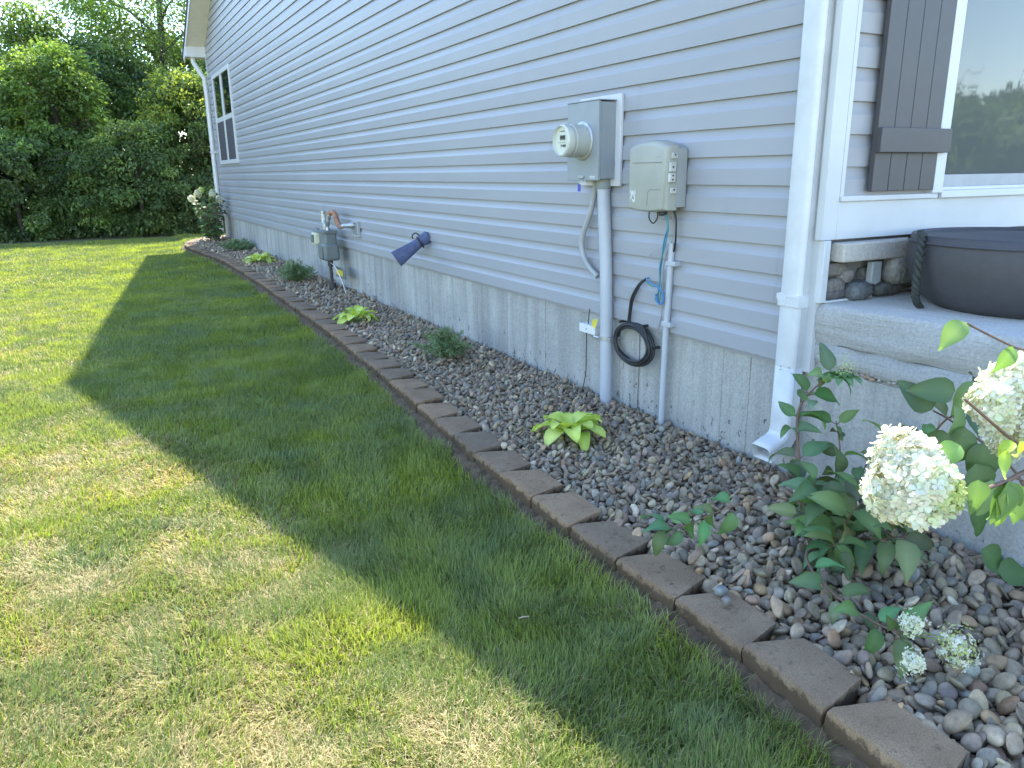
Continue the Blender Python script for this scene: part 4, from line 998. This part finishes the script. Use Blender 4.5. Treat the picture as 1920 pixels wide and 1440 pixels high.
# coarse bright tufts and broad-leaved weeds scattered through the turf
r = np.random.default_rng(77)
tv, tt, tc_ = MB(), None, None
for i in range(150):
    y = .8+(r.random()**1.6)*9; x = r.uniform(-.13*y-.6, float(edge_x(y))-.12); n_ = int(r.integers(9, 26)); s_ = .03+.02*r.random(); wide = r.random() < .3
    cg = [(.24, .33, .07), (.20, .30, .08), (.29, .35, .09), (.15, .23, .08)][int(r.integers(4))]
    for k_ in range(n_):
        a = r.uniform(0, 2*PI); q = r.uniform(0, s_); L = r.uniform(.035, .075) if not wide else r.uniform(.02, .04); wv = (.0022 if not wide else .006); ln = r.uniform(.2, .9) if not wide else r.uniform(.9, 1.4)
        b0 = Vector((x+math.cos(a)*q, y+math.sin(a)*q, LZ)); dd = Vector((math.cos(a)*math.sin(ln), math.sin(a)*math.sin(ln), math.cos(ln))); sd2 = Vector((-math.sin(a), math.cos(a), 0))*wv
        m1 = b0+dd*L*.5; e1 = m1+(dd+Vector((0, 0, -.5))).normalized()*L*.5+Vector((0, 0, .0)); e1.z = max(e1.z, LZ+.012)
        c_ = tuple(v*r.uniform(.8, 1.2) for v in cg); tv.add([b0-sd2*.6, b0+sd2*.6, m1+sd2, m1-sd2, e1], [(0, 1, 2), (0, 2, 3), (3, 2, 4)], c_)
Vs.append(np.array(tv.v)); Ts.append(np.array(tv.f)+base); Cs.append(np.array(tv.c)); base += len(tv.v)
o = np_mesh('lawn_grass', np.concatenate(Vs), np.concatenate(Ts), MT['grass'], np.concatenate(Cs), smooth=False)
tag(o, 'short mown lawn grass, green with dry straw patches', 'grass', kind='stuff')

# ------------------------------------------------------------------ plants
def leaf_geo(g, base, d, up, L, wd, droop=.5, fold=.35, col=(.1, .2, .05), n=6, twist=0, shape='ovate'):
    """one leaf blade: midrib curve with two halves"""
    d = Vector(d).normalized(); up = Vector(up); up = (up-d*up.dot(d)).normalized(); s = d.cross(up); p = Vector(base); vs = []
    if twist: s.rotate(Matrix.Rotation(twist, 3, d)); up.rotate(Matrix.Rotation(twist, 3, d))
    step = L/n; ax = s.copy()
    for i in range(n+1):
        t = i/n
        if shape == 'ovate': wv = 1.12*wd*math.sin(PI*min(1, t**.66*.985+.01))**.95*(1-.38*t)*(1.015 if i % 2 else .985)
        elif shape == 'hosta': wv = wd*math.sin(PI*min(1, t**.62*.97+.02))**.7
        else: wv = wd*(1-t)*min(1, t*6+.4)
        wv = max(wv, .0008) if i < n else .0004
        wave = .12*wd*math.sin(t*9+twist*7)
        vs += [p-s*wv+up*(fold*wv+wave), p, p+s*wv+up*(fold*wv-wave)]
        d.rotate(Matrix.Rotation(-droop/n, 3, ax)); up.rotate(Matrix.Rotation(-droop/n, 3, ax)); p = p+d*step
    jc = random.uniform(.82, 1.2); col = tuple(c*jc for c in col); lt = tuple(c*q for c, q in zip(col, (1.5, 1.35, 1.5)))
    g.add(vs, [(3*i, 3*i+1, 3*i+4, 3*i+3) for i in range(n)]+[(3*i+1, 3*i+2, 3*i+5, 3*i+4) for i in range(n)]); g.c += [col, lt, col]*(n+1)
def hosta(c, label, seed, size=1.0, n=17):
    random.seed(seed); r_ = empty('hosta', c, label, 'hosta plant', 'lime green hostas in the pebble bed'); g = MB(); st_ = MB()
    for i in range(n):
        a = i*2.399+random.uniform(-.2, .2); t = i/n; el_ = R(78-58*t**.8+random.uniform(-5, 5)); L = (.12+.05*t+random.uniform(-.01, .015))*size
        d = Vector((math.cos(a)*math.cos(el_), math.sin(a)*math.cos(el_), math.sin(el_))); p0 = Vector(c)+Vector((math.cos(a)*.012, math.sin(a)*.012, .0))
        st_.tube([p0, p0+d*L*.35], .003*size, 5); col = random.choice([(.50, .62, .13), (.58, .68, .18), (.42, .56, .10), (.54, .65, .15)])
        leaf_geo(g, p0+d*L*.33, d, (0, 0, 1), L, .043*size, droop=1.35+random.uniform(-.2, .5), fold=.35, col=col, n=7, twist=random.uniform(-.3, .3), shape='hosta')
    g.build('leaves', MT['lime'], r_, smooth=True); st_.build('stalks', MT['gstem'], r_)
hosta((2.07, 3.2, .005), 'lime green hosta nearest the camera, in front of the thick conduit pipe', 3, 1.12)
hosta((2.09, 6.95, .005), 'lime green hosta in mid bed beyond the grey-green mound plant', 4, 1.15, 14)
hosta((2.30, 12.5, .005), 'lime green hosta farthest away, before the far hydrangea', 5, 1.5, 15)
def mound(c, label, seed, rx=.2, h=.17, n=1500, leaf=.018):
    random.seed(seed); r_ = empty('mound_plant', c, label, 'mound plant', 'grey-green mound plants in the pebble bed'); g = MB(); s_ = MB()
    for i in range(90):
        a = random.uniform(0, 2*PI); e = R(random.uniform(18, 88)); q = random.uniform(.7, 1.12)
        if random.random() < .12: q *= 1.2
        tip = Vector(c)+Vector((math.cos(a)*math.cos(e)*rx, math.sin(a)*math.cos(e)*rx*1.05, math.sin(e)*h))*q
        mid = (Vector(c)+tip)*.5+Vector((0, 0, .02)); pth = catmull([c, mid, tip], 4); s_.tube(pth, .0011, 4)
        for k_ in range(n//90):
            t = random.uniform(.35, 1); p = pth[int(t*(len(pth)-1))]+Vector([random.gauss(0, .009) for _ in range(3)])
            d = Vector((random.gauss(0, 1), random.gauss(0, 1), random.uniform(-.1, 1.4))); col = random.choice([(.17, .25, .12), (.14, .22, .10), (.22, .29, .16), (.11, .18, .08)])
            leaf_geo(g, p, d, (random.gauss(0, .3), random.gauss(0, .3), 1), leaf*random.uniform(.7, 1.5), leaf*.22, droop=.4, col=col, n=2, shape='blade')
    g.build('foliage', MT['mound'], r_); s_.build('stems', MT['gstem'], r_)
mound((2.21, 5.15, .0), 'grey-green feathery mound plant between the two nearer hostas', 1, .25, .21, 5200, .024)
mound((2.27, 10.0, .0), 'grey-green mound plant left of the gas meter post', 2, .32, .27, 4000, .036)
mound((2.38, 14.9, .0), 'grey-green spreading plant in front of the far hydrangea', 3, .45, .2, 3000, .045)

def floret(g, c, nrm, s, col):
    nrm = Vector(nrm).normalized(); a = nrm.orthogonal().normalized(); b = nrm.cross(a); ph = random.uniform(0, PI/2)
    for q in range(4):
        t = ph+q*PI/2+random.uniform(-.12, .12); d = a*math.cos(t)+b*math.sin(t); e = a*-math.sin(t)+b*math.cos(t); k_ = s*random.uniform(.85, 1.15)
        lift = nrm*random.uniform(.0, .35)*k_
        vs = [c, c+d*k_*.55-e*k_*.42+lift*.3, c+d*k_*.95-e*k_*.24+lift, c+d*k_*1.0+e*k_*.24+lift*1.1, c+d*k_*.55+e*k_*.42+lift*.5]
        cc_ = tuple(min(1, x*random.uniform(.94, 1.05)) for x in col); g.add(vs, [(0, 1, 2, 3, 4)], cc_)
def panicle(c, axis, L, rad, n, parent, seed, fs=.0095, green=.3, gdir=None, name='flower_head', fill=True, core=True):
    random.seed(seed); g = MB(); axis = Vector(axis).normalized(); a = axis.orthogonal().normalized(); b = axis.cross(a); c = Vector(c)
    gd = Vector(gdir).normalized() if gdir else None
    bump_ = [(Vector([random.gauss(0, 1) for _ in range(3)]).normalized(), random.uniform(.08, .26)) for _ in range(14)]
    for i in range(n):
        z_ = 1-2*(i+.5)/n; r_ = math.sqrt(1-z_*z_); t = i*2.39996
        d = (a*math.cos(t)+b*math.sin(t))*r_+axis*z_
        k_ = 1+sum(w_*max(0, d.dot(q)-.75)*4 for q, w_ in bump_)-.06
        k_ *= random.uniform(.86, 1.05) if fill else random.uniform(.55, 1.08)
        taper = 1-.28*z_
        p = c+((a*math.cos(t)+b*math.sin(t))*r_*rad*taper+axis*z_*L*.5)*k_
        nn = (d+Vector([random.gauss(0, .35) for _ in range(3)])).normalized()
        gg = max(0, d.dot(gd)*1.9-.75+.25*math.sin(t*3+z_*7)) if gd else (min(1, green) if random.random() < max(.5, green-.2) else 0)
        gg = min(1, gg+random.uniform(-.1, .1)) if gg > 0 else 0
        col = tuple(u*(1-gg)+v*gg for u, v in zip(random.choice([(.75, .74, .60), (.79, .77, .64), (.71, .71, .56), (.76, .73, .58), (.62, .58, .42) if random.random() < .08 else (.77, .76, .63)]), (.52, .58, .20)))
        s = fs*(1-.45*max(0, gg))*random.uniform(.85, 1.2)
        floret(g, p, nn, s, col)
    fh = g.build(name, MT['petal'], parent)
    if core:
        g = MB(); g.lathe([(.001, -.42*L), (rad*.62, -.25*L), (rad*.72, 0), (rad*.5, .3*L), (.001, .42*L)], (0, 0, 0), 'z', 12, cap=False)
        m_ = axis.to_track_quat('Z', 'Y').to_matrix(); g.v = [tuple(c+m_ @ Vector(v)*.95) for v in g.v]; g.build('flower_core', simple('flower_core', (.45, .5, .2), .8), fh, smooth=True)
    return fh
def leafy(g, pth, spec_n, L, side, col, seed, droop=.8, start=.25, pet=None):
    random.seed(seed); m = len(pth)
    for i in range(spec_n):
        t = start+(1-start)*i/max(1, spec_n-1); j = min(m-2, int(t*(m-1))); p = pth[j]; tan = (pth[j+1]-pth[j]).normalized()
        for s_ in (-1, 1):
            az_ = i*PI/2+random.uniform(-.3, .3); q = tan.orthogonal().normalized(); q.rotate(Matrix.Rotation(az_, 3, tan)); d = (q*s_+tan*.5+Vector((0, 0, .25))).normalized()
            k_ = L*random.uniform(.7, 1.15); cc_ = tuple(x*random.uniform(.8, 1.25) for x in random.choice(col)); b0 = p+d*k_*.15
            if pet is not None: pet.tube([p, b0], .0016, 4)
            leaf_geo(g, b0, d, Vector((0, 0, .55))-_f*random.uniform(.1, 1.0)+Vector((random.gauss(0, .25), random.gauss(0, .25), 0)), k_, k_*.235, droop=droop+random.uniform(-.2, 1.0), fold=.32, col=cc_, n=10, twist=random.uniform(-.5, .5))
HG = [(.085, .145, .055), (.11, .175, .065), (.07, .12, .052), (.13, .205, .08)]
HB = [(.10, .19, .07), (.13, .24, .10)]
# near hydrangea rooted in the bed
ha = empty('hydrangea_bush', (2.27, 1.68, 0), 'leafy hydrangea bush rooted in the pebbles in front of the porch foundation', 'hydrangea')
sg_ = MB(); lg = MB(); root = Vector((2.27, 1.68, -.01))
def stemA(pts, r0, nl, L, seed, col=HG, droop=.8, start=.25):
    p = catmull([root+Vector((random.uniform(-.03, .03), random.uniform(-.03, .03), 0))]+[Vector(q) for q in pts], 7); m = len(p)
    sg_.tube(p, [r0*(1-.6*i/m) for i in range(m)], 6); leafy(lg, p, nl, L, 0, col, seed, droop, start, sg_); return p
random.seed(31)
D = 2.75
p1 = stemA([at(1512, 930, 2.78), at(1497, 850, 2.8), at(1496, 775, 2.8), at(1520, 735, 2.78), at(1562, 700, 2.75)], .007, 8, .125, 1, HG+HB, 1.0, .28)
stemA([at(1555, 950, 2.78), at(1575, 860, 2.8), at(1568, 790, 2.8)], .005, 6, .125, 2)
stemA([at(1590, 960, 2.8), at(1620, 880, 2.85), at(1660, 810, 2.85)], .005, 4, .12, 3)
stemA([at(1650, 960, 2.75), at(1720, 860, 2.7), at(1770, 790, 2.6), at(1820, 770, 2.5)], .006, 5, .13, 4)
stemA([at(1640, 985, 2.7), at(1700, 940, 2.6)], .004, 7, .15, 5)
stemA([at(1560, 985, 2.7), at(1540, 940, 2.65), at(1525, 905, 2.6)], .004, 5, .13, 6)
stemA([at(1610, 1010, 2.65), at(1655, 1010, 2.5), at(1700, 1005, 2.4)], .004, 7, .14, 7)
stemA([at(1600, 960, 2.75), at(1610, 900, 2.7)], .004, 5, .13, 8)
stemA([at(1560, 1010, 2.6), at(1570, 1030, 2.5)], .004, 6, .13, 12)
stemA([at(1580, 1000, 2.65), at(1600, 960, 2.55), at(1630, 930, 2.5)], .004, 7, .16, 13)
stemA([at(1535, 1000, 2.7), at(1500, 960, 2.7), at(1515, 900, 2.75)], .004, 7, .13, 14)
pl = stemA([at(1545, 985, 2.68), at(1500, 942, 2.62), at(1420, 936, 2.6), at(1340, 962, 2.6), at(1285, 985, 2.62), at(1245, 992, 2.64)], .004, 7, .115, 9, [(.08, .16, .06), (.11, .2, .08)], 1.1, .6)
pt = stemA([at(1515, 1035, 2.55), at(1530, 1080, 2.4), at(1590, 1135, 2.26), at(1650, 1172, 2.15), at(1690, 1188, 2.1)], .006, 7, .105, 10, [(.075, .15, .05), (.10, .18, .07)], .9, .35)
# tip cluster of stem one and leaf rosettes
random.seed(77)
for i in range(10):
    a = i*.63; leaf_geo(lg, at(1575, 705, 2.75), (math.cos(a), math.sin(a), .35), (0, 0, 1), .085, .024, 1.0, .3, random.choice(HB+[(.16, .27, .08)]), 7)
lg.build('leaves', MT['leaf'], ha, smooth=True); sg_.build('stems', MT['stem'], ha, smooth=True)
panicle(at(1585, 690, 2.74), (0, 0, 1), .085, .04, 150, ha, 5, .005, 1.3, gdir=None, name='flower_bud', fill=False, core=False)
for i, (x, y, dd, L_, r_, gr, n_) in enumerate(((1708, 1170, 2.06, .07, .030, .35, 75), (1712, 1243, 2.0, .06, .032, .2, 70), (1795, 1215, 2.04, .10, .052, .9, 230))):
    panicle(at(x, y, dd), (.3, -.6, .2), L_, r_, n_, ha, 20+i, .0075, gr, name='flower_head', fill=False, core=False)
g = MB(); rootp = at(1690, 1188, 2.1)
for x, y in ((1706, 1172), (1712, 1240), (1790, 1214), (1770, 1195)): g.tube([rootp, at((1690+x)/2+8, (1188+y)/2-4, 2.07), at(x, y, 2.03)], .002, 5)
g.build('flower_stalk', MT['gstem'], ha, smooth=True)

# second hydrangea, its root just out of the frame on the right, arching in close to the camera
hb = empty('hydrangea_bush', (2.05, .72, 0), 'hydrangea with a huge white flower head arching in close from the right edge', 'hydrangea')
sg_ = MB(); lg = MB(); root = Vector((2.0, .55, 0))
def stemB(pts, r0=.005, nl=0, L=.1, seed=1, col=HG, droop=.8, start=.5, sub=8):
    p = catmull([Vector(q) for q in pts], sub); m = len(p); sg_.tube(p, [r0*(1-.5*i/m) for i in range(m)], 6)
    if nl: leafy(lg, p, nl, L, 0, col, seed, droop, start, sg_)
    return p
random.seed(12)
stemB([root, at(2050, 1010, 1.75), at(1960, 880, 1.6), at(1880, 810, 1.5), at(1808, 748, 1.45)], .005)
stemB([root, at(2080, 860, 1.75), at(2000, 690, 1.6), at(1900, 650, 1.5), at(1812, 606, 1.42)], .004)
stemB([root, at(2060, 950, 1.7), at(1960, 880, 1.55), at(1880, 905, 1.5), at(1820, 925, 1.45), at(1760, 915, 1.42)], .006)
stemB([root, at(2060, 1080, 1.75), at(1960, 930, 1.7), at(1900, 895, 1.65)], .004)
def L1(x, y, d_, dx, dy, L, wd=.27, col=None, droop=.9, tw=0, up=None, fold=.28, d2=0):
    """leaf from photo point (x,y) pointing to image direction (dx,dy)"""
    dirv = _r*dx-_u*dy+_f*d2; col = col or random.choice(HG)
    leaf_geo(lg, at(x, y, d_), dirv, up if up is not None else (-_f+Vector((0, 0, .6))), L, L*wd, droop, fold, col, 13, tw)
YG = (.30, .42, .05); MG = (.12, .22, .06)  # YG carries the glow of sun through the curled leaves as colour
L1(1810, 604, 1.42, -.8, .7, .07, .30, (.17, .27, .08), .9, .2)
L1(1900, 650, 1.48, -.5, 1, .065, .27, MG, .8, -.3)
L1(1800, 835, 1.4, -.9, .6, .065, .34, (.15, .27, .07), .6, .1); 
L1(1835, 900, 1.42, -.1, 1, .07, .3, MG, .5)
L1(1905, 832, 1.4, -1, .15, .055, .24, YG, 2.4, .4); L1(1890, 845, 1.4, -.6, 1, .075, .16, YG, -1.2, -.2); L1(1912, 828, 1.4, .5, .9, .05, .3, YG, 1.8)
for i in range(7): L1(1895+random.uniform(-12, 18), 905+random.uniform(-8, 8), 1.5, random.uniform(-.5, .4), 1, random.uniform(.075, .1), .25, random.choice([MG, (.1, .19, .05), (.2, .32, .07)]), .5, random.uniform(-.6, .6))
for (x, y, dx, dy, L) in ((1745, 770, -.6, -.7, .10), (1790, 760, .2, 1, .11), (1810, 800, -.3, 1, .13), (1850, 830, -.2, 1, .12), (1780, 815, -.8, .6, .11), (1830, 870, .2, 1, .12), (1860, 900, -.1, 1, .1), (1700, 830, -.6, .5, .1), (1735, 810, -.2, 1, .1), (1790, 735, -.9, -.1, .1), (1840, 720, -.5, .5, .1), (1880, 780, .1, 1, .12)):
    L1(x, y, 2.0+random.uniform(-.15, .15), dx, dy, L*1.15, .3, random.choice(HG), .9, random.uniform(-.5, .5))
for (x, y, dx, dy, L) in ((1840, 1030, .8, .6, .13), (1870, 1070, 1, .1, .13), (1830, 950, .3, 1, .1), (1815, 880, .6, .9, .1)):
    L1(x, y, 2.1, dx, dy, L, .3, (.05, .10, .035), .7)
stemB([root, at(1960, 1000, 2.0), at(1900, 880, 2.05), at(1800, 800, 2.05), at(1750, 770, 2.0)], .005)
lg.build('leaves', MT['leaf'], hb, smooth=True); sg_.build('stems', MT['stem'], hb, smooth=True)
panicle(at(1728, 908, 1.42), (_r*.9-_u*.42+_f*.2), .17, .063, 800, hb, 3, .0135, gdir=(_r*.75-_u*.1-_f*.6))
panicle(at(1912, 712, 1.55), (_r*.6+_u*.8), .11, .052, 480, hb, 6, .0125)
panicle(at(1868, 762, 1.55), (_r*.3-_u*.9), .10, .042, 380, hb, 7, .0125)
panicle(at(1930, 785, 1.56), (_r*.3-_u*.5), .10, .045, 340, hb, 8, .0125)
panicle(at(1895, 820, 1.62), (_r*.3-_u*.5), .08, .04, 260, hb, 9, .0125, green=.4)

# far hydrangea at the back corner
hc = empty('hydrangea_bush', (2.25, 17.3, 0), 'distant hydrangea bush with white flowers beside the back corner downspout', 'hydrangea')
sg_ = MB(); lg = MB(); random.seed(8)
heads = []
for i in range(15):
    a = i*2.4; r_ = .1+.22*math.sqrt(random.random()); tip = Vector((2.27+math.cos(a)*r_*1.05, 17.3+math.sin(a)*r_*1.4, random.uniform(.62, .98)))
    p = catmull([Vector((2.27+math.cos(a)*.05, 17.3+math.sin(a)*.05, -.05)), Vector((2.27+math.cos(a)*r_*.5, 17.3+math.sin(a)*r_*.6, .3)), tip], 6); sg_.tube(p, .007, 5)
    leafy(lg, p, 9, .15, 0, [(.05, .10, .035), (.07, .13, .04)], 100+i, 1.0, .3)
lg.build('leaves', MT['leaf'], hc, smooth=True); sg_.build('stems', MT['stem'], hc)
for i, (x, y, z, gr) in enumerate(((2.03, 17.0, .99, .5), (1.93, 17.2, .89, .2), (2.32, 17.1, 1.0, .7), (2.42, 17.0, .88, .2), (2.14, 17.3, 1.05, 1.2))):
    panicle((x, y, z), (random.uniform(-.4, .2), random.uniform(-.4, 0), 1), .135, .055, 100, hc, 40+i, .022, green=gr)

# small weed in the soil strip and a twig on the grass
random.seed(6); wd_ = MB(); c = onz(1258, 1158, -.08)
for i in range(16):
    a = i*.9; leaf_geo(wd_, (c.x, c.y, -.078), (math.cos(a), math.sin(a), random.uniform(.4, 1.2)), (0, 0, 1), .03, .006, .6, .2, (.14, .27, .06), 4)
tag(wd_.build('weed', MT['leaf'], smooth=True, origin=(c.x, c.y, -.08)), 'small bright green weed in the soil beside the edging blocks', 'weed')
random.seed(16); wd_ = MB(); c = onz(992, 962, -.08)
for i in range(10):
    a = i*.9; leaf_geo(wd_, (c.x, c.y, -.078), (math.cos(a), math.sin(a), random.uniform(.4, 1.2)), (0, 0, 1), .026, .006, .6, .2, (.10, .2, .06), 4)
tag(wd_.build('weed', MT['leaf'], smooth=True, origin=(c.x, c.y, -.08)), 'tiny dark green weed by the edging blocks level with the nearest hosta', 'weed')
c = onz(982, 1158, -.05); g = MB(); g.tube([(c.x-.016, c.y+.004, -.05), (c.x, c.y, -.047), (c.x+.018, c.y-.003, -.05)], .0025, 6)
tag(g.build('twig', simple('dry_twig', (.4, .3, .2), .8), origin=(c.x, c.y, -.05)), 'short pale twig lying on the shaded grass', 'twig')
# dry leaf scraps among the pebbles
g = MB(); random.seed(14)
for i in range(60):
    y = random.uniform(.9, 5); x = random.uniform(float(edge_x(y))+.2, 2.6); leaf_geo(g, (x, y, float(hm[int((x-HX0)/CELL), int((y-HY0)/CELL)])+PZ+.004), (random.gauss(0, 1), random.gauss(0, 1), .2), (0, 0, 1), random.uniform(.02, .045), .008, 1.2, .5, random.choice([(.12, .08, .05), (.2, .14, .08)]), 4)
tag(g.build('dry_leaf_litter', MT['mound']), 'scraps of dry brown leaf scattered over the pebbles', 'leaf litter', kind='stuff')

# ------------------------------------------------------------------ trees
def tree(x, y, top, rx, label, seed, cols, n=14000, ls=.12, low=.05, name='tree', form='bush', ry=None, clump=.44, airy=1.0, tips=None):
    r = np.random.default_rng(seed); random.seed(seed); root = empty(name, (x, y, LZ), label, 'tree', 'trees behind the lawn')
    ry = ry or rx; top -= .45 if top > 4 else .3; H = top-LZ; g = MB(); tr = .018*H+.03
    zc = LZ+H*(low+(1-low)/2); hz = H*(1-low)/2
    # limbs
    nb = 9 if form == 'bush' else 14; tips_ = []
    trunk = catmull([(x, y, LZ-.1), (x+random.uniform(-.1, .1)*H*.2, y, LZ+H*.35), (x+random.uniform(-.1, .1)*H*.3, y, LZ+H*.65), (x+random.uniform(-.05, .05)*H, y, LZ+H*.93)], 6); m = len(trunk)
    g.tube(trunk, [tr*(1-.85*i/m) for i in range(m)], 8)
    for i in range(nb):
        t = .2+.7*i/nb; p = trunk[int(t*(m-1))]; a = i*2.4+random.uniform(-.4, .4); L = rx*random.uniform(.6, 1.0)*(1.15-.5*t)
        e = p+Vector((math.cos(a)*L, math.sin(a)*L*ry/rx, L*random.uniform(.25, .8))); mid = p.lerp(e, .5)+Vector((0, 0, L*.12)); q = catmull([p, mid, e], 5)
        g.tube(q, [tr*.42*(1-t*.5)*(1-.8*k_/len(q)) for k_ in range(len(q))], 6); tips_.append(e)
        for s_ in range(3):
            a2 = a+random.uniform(-1.1, 1.1); p2 = q[random.randrange(3, len(q))]; e2 = p2+Vector((math.cos(a2), math.sin(a2), random.uniform(.1, .9)))*L*.5; g.tube(catmull([p2, p2.lerp(e2, .5)+Vector((0, 0, .05)), e2], 3), tr*.1, 4); tips_.append(e2)
    g.build('trunk', MT['bark'], root, smooth=True)
    # crown: clump centres over an uneven volume, leaves spread through each clump
    n = int(n*1.5) if y < 28.5 and abs(x) < 5 else n; ls *= .8 if y < 28.5 else 1; nc = int(max(40, n/120)); th = r.uniform(0, 2*PI, nc); cz = r.uniform(-1, 1, nc); rad = r.uniform(.35, 1, nc)**.45
    sr = np.sqrt(1-cz**2*.92)
    wob = .72+.5*vnoise(th*1.3+seed, cz*2.2+seed, 1.6)
    C = np.stack([x+np.cos(th)*sr*rad*rx*wob, y+np.sin(th)*sr*rad*ry*wob, zc+cz*hz*np.minimum(1, wob+.12)*np.where(cz > 0, rad**.3, 1)], -1)
    C[:, 2] = np.clip(C[:, 2], LZ+.1, None)
    cs = r.uniform(.5, 1.25, nc)*clump*(H/5)**.4
    per = max(8, int(n/nc)); k = np.repeat(np.arange(nc), per); m_ = len(k)
    d = r.normal(size=(m_, 3)); d /= np.linalg.norm(d, axis=1)[:, None]; rr_ = r.random(m_)**.42
    P = C[k]+d*(rr_*cs[k])[:, None]*np.array([1, 1, .62]); keep = (r.random(m_) < airy) & (P[:, 2] > LZ+.02); P = P[keep]; k = k[keep]; d = d[keep]; m_ = len(P)
    # leaves: folded diamonds, drooping outward
    if form == 'feather':
        # pinnate fronds: leaves share their clump's outward direction
        outd = P-np.array([x, y, zc]); outd[:, 2] *= .3; outd /= np.linalg.norm(outd, axis=1)[:, None]; dirs = outd*.9+r.normal(0, .45, (m_, 3)); dirs[:, 2] -= .15
    else: dirs = d*.7+r.normal(0, .8, (m_, 3)); dirs[:, 2] -= .25
    dirs /= np.linalg.norm(dirs, axis=1)[:, None]
    up = r.normal(0, .55, (m_, 3))+np.array([0, 0, 1.0]); sd_ = np.cross(dirs, up); sd_ /= np.linalg.norm(sd_, axis=1)[:, None]; un = np.cross(sd_, dirs)
    L = ls*r.uniform(.6, 1.35, m_); wd = L*r.uniform(.26, .42, m_)
    a0 = P; a1 = P+dirs*(L*.5)[:, None]+sd_*wd[:, None]+un*(wd*.25)[:, None]; a2 = P+dirs*L[:, None]-np.array([0, 0, 1])*(L*.2)[:, None]; a3 = P+dirs*(L*.5)[:, None]-sd_*wd[:, None]+un*(wd*.25)[:, None]
    V = np.stack([a0, a1, a2, a3], 1).reshape(-1, 3); T = np.arange(m_*4).reshape(-1, 4); T = np.concatenate([T[:, [0, 1, 2]], T[:, [0, 2, 3]]])
    cols = np.array(cols); ci = (cols[r.integers(0, len(cols), nc)]*r.uniform(.6, 1.4, (nc, 1)))[k]; col = ci*r.uniform(.72, 1.3, (m_, 1))
    if tips is not None:
        hi = (P[:, 2] > zc+hz*.25)[:, None] & (r.random((m_, 1)) < .6) & ((cz[k] > .1) & (rad[k] > .8))[:, None]; col = np.where(hi, np.array(tips)*r.uniform(.8, 1.2, (m_, 1)), col)
    np_mesh('crown', V, T, MT['tree'], np.repeat(col, 4, 0), parent=root)
    return root
DK = [(.115, .17, .075), (.135, .195, .08), (.10, .15, .075), (.155, .215, .085)]
MD = [(.14, .21, .075), (.165, .24, .08), (.125, .19, .07)]
LT = [(.19, .27, .08), (.22, .31, .09), (.165, .245, .08)]
tree(-2.3, 24.2, 5.25, 1.4, 'dark broadleaf tree at the far left edge of the wood', 1, DK+MD, 15000, .13)
tree(-.45, 23.0, 4.85, 1.2, 'light green feathery tree standing front left in the wood', 2, LT+MD, 20000, .12, .25, form='feather', clump=.4)
tree(-.75, 27.8, 6.75, 1.1, 'round-topped tree rising behind the feathery tree', 3, MD+DK, 13000, .13, clump=.6)
tree(1.0, 25.5, 5.5, 1.4, 'dark rounded tree in the middle of the wood', 4, DK+MD, 17000, .13)
tree(2.6, 27.0, 9.3, 2.3, 'tall airy locust tree with open branches against the sky above the wood', 5, LT+[(.1, .16, .05)], 32000, .11, .36, form='feather', clump=.75, airy=.95)
tree(2.75, 22.6, 4.45, 1.25, 'shrubby tree with yellow-green tips beside the house corner', 6, MD+DK, 19000, .11, .05, clump=.42, tips=(.40, .44, .10))
tree(4.6, 24.0, 5.6, 1.6, 'dark tree just behind the back corner of the house', 7, DK, 12000, .13)
tree(-1.35, 21.7, 2.6, 1.15, 'low dark shrub at the foot of the wood on the far left', 8, DK+MD, 11000, .11, 0, name='shrub')
tree(.2, 21.9, 2.2, 1.0, 'low shrub with glossy leaves in the middle foot of the wood', 9, DK+MD+LT[:1], 11000, .1, 0, name='shrub')
tree(1.25, 21.6, 2.9, 1.0, 'rounded shrub left of the yellow-tipped tree', 10, DK+MD, 12000, .1, 0, name='shrub')
tree(2.5, 21.4, 1.7, .95, 'low dark shrub under the yellow-tipped tree', 11, DK, 9000, .1, 0, name='shrub')
tree(3.7, 21.8, 3.2, 1.1, 'dark shrub hidden mostly by the house corner', 12, DK, 8000, .11, 0, name='shrub')
tree(.4, 29.5, 4.9, 1.8, 'dense dark tree filling the gap behind the wood centre', 13, DK, 13000, .17)
tree(-4.4, 26.5, 6.4, 2.0, 'tall dark tree outside the left edge of the photo', 14, DK+MD, 12000, .16)
tree(3.6, 30.5, 6.4, 2.0, 'dense dark tree behind the tall locust', 15, DK, 12000, .17)
tree(-3.3, 22.6, 3.4, 1.4, 'dark shrub left of the photo edge', 16, DK+MD, 8000, .13, 0, name='shrub')
tree(-2.6, 30.5, 5.3, 2.0, 'dense dark tree behind the wood on the left', 17, DK, 12000, .18)
for i, (x, y, t_) in enumerate(((-7.5, 26, 7), (-12, 25, 8), (-17, 22, 7.5), (-22, 17, 8), (-26, 10, 7), (8.5, 25, 7), (13, 26, 7.5))):
    tree(x, y, t_, 3.0, ['bright green tree standing %s outside the photo' % q for q in ('well left of the wood', 'farther left of the wood', 'left across the lawn', 'far left across the lawn', 'leftmost across the lawn', 'behind the house', 'far behind the house')][i], 60+i, LT+MD, 6000, .3, .0, clump=.9)
# unseen evergreens, added to darken the reflection in the near window glass
for i, (x, y, t_) in enumerate(((19, -9, 3.2), (25, -11, 3.7), (31, -12, 3.6), (38, -13, 4.1), (46, -14, 4.3), (55, -15, 4.8))):
    tree(x, y, t_, 3.6, 'added dark evergreen, unseen behind the camera, %s from the porch' % ['nearest', 'second', 'third', 'fourth', 'fifth', 'farthest'][i], 90+i, DK, 5000, .4, .0, clump=1.1)
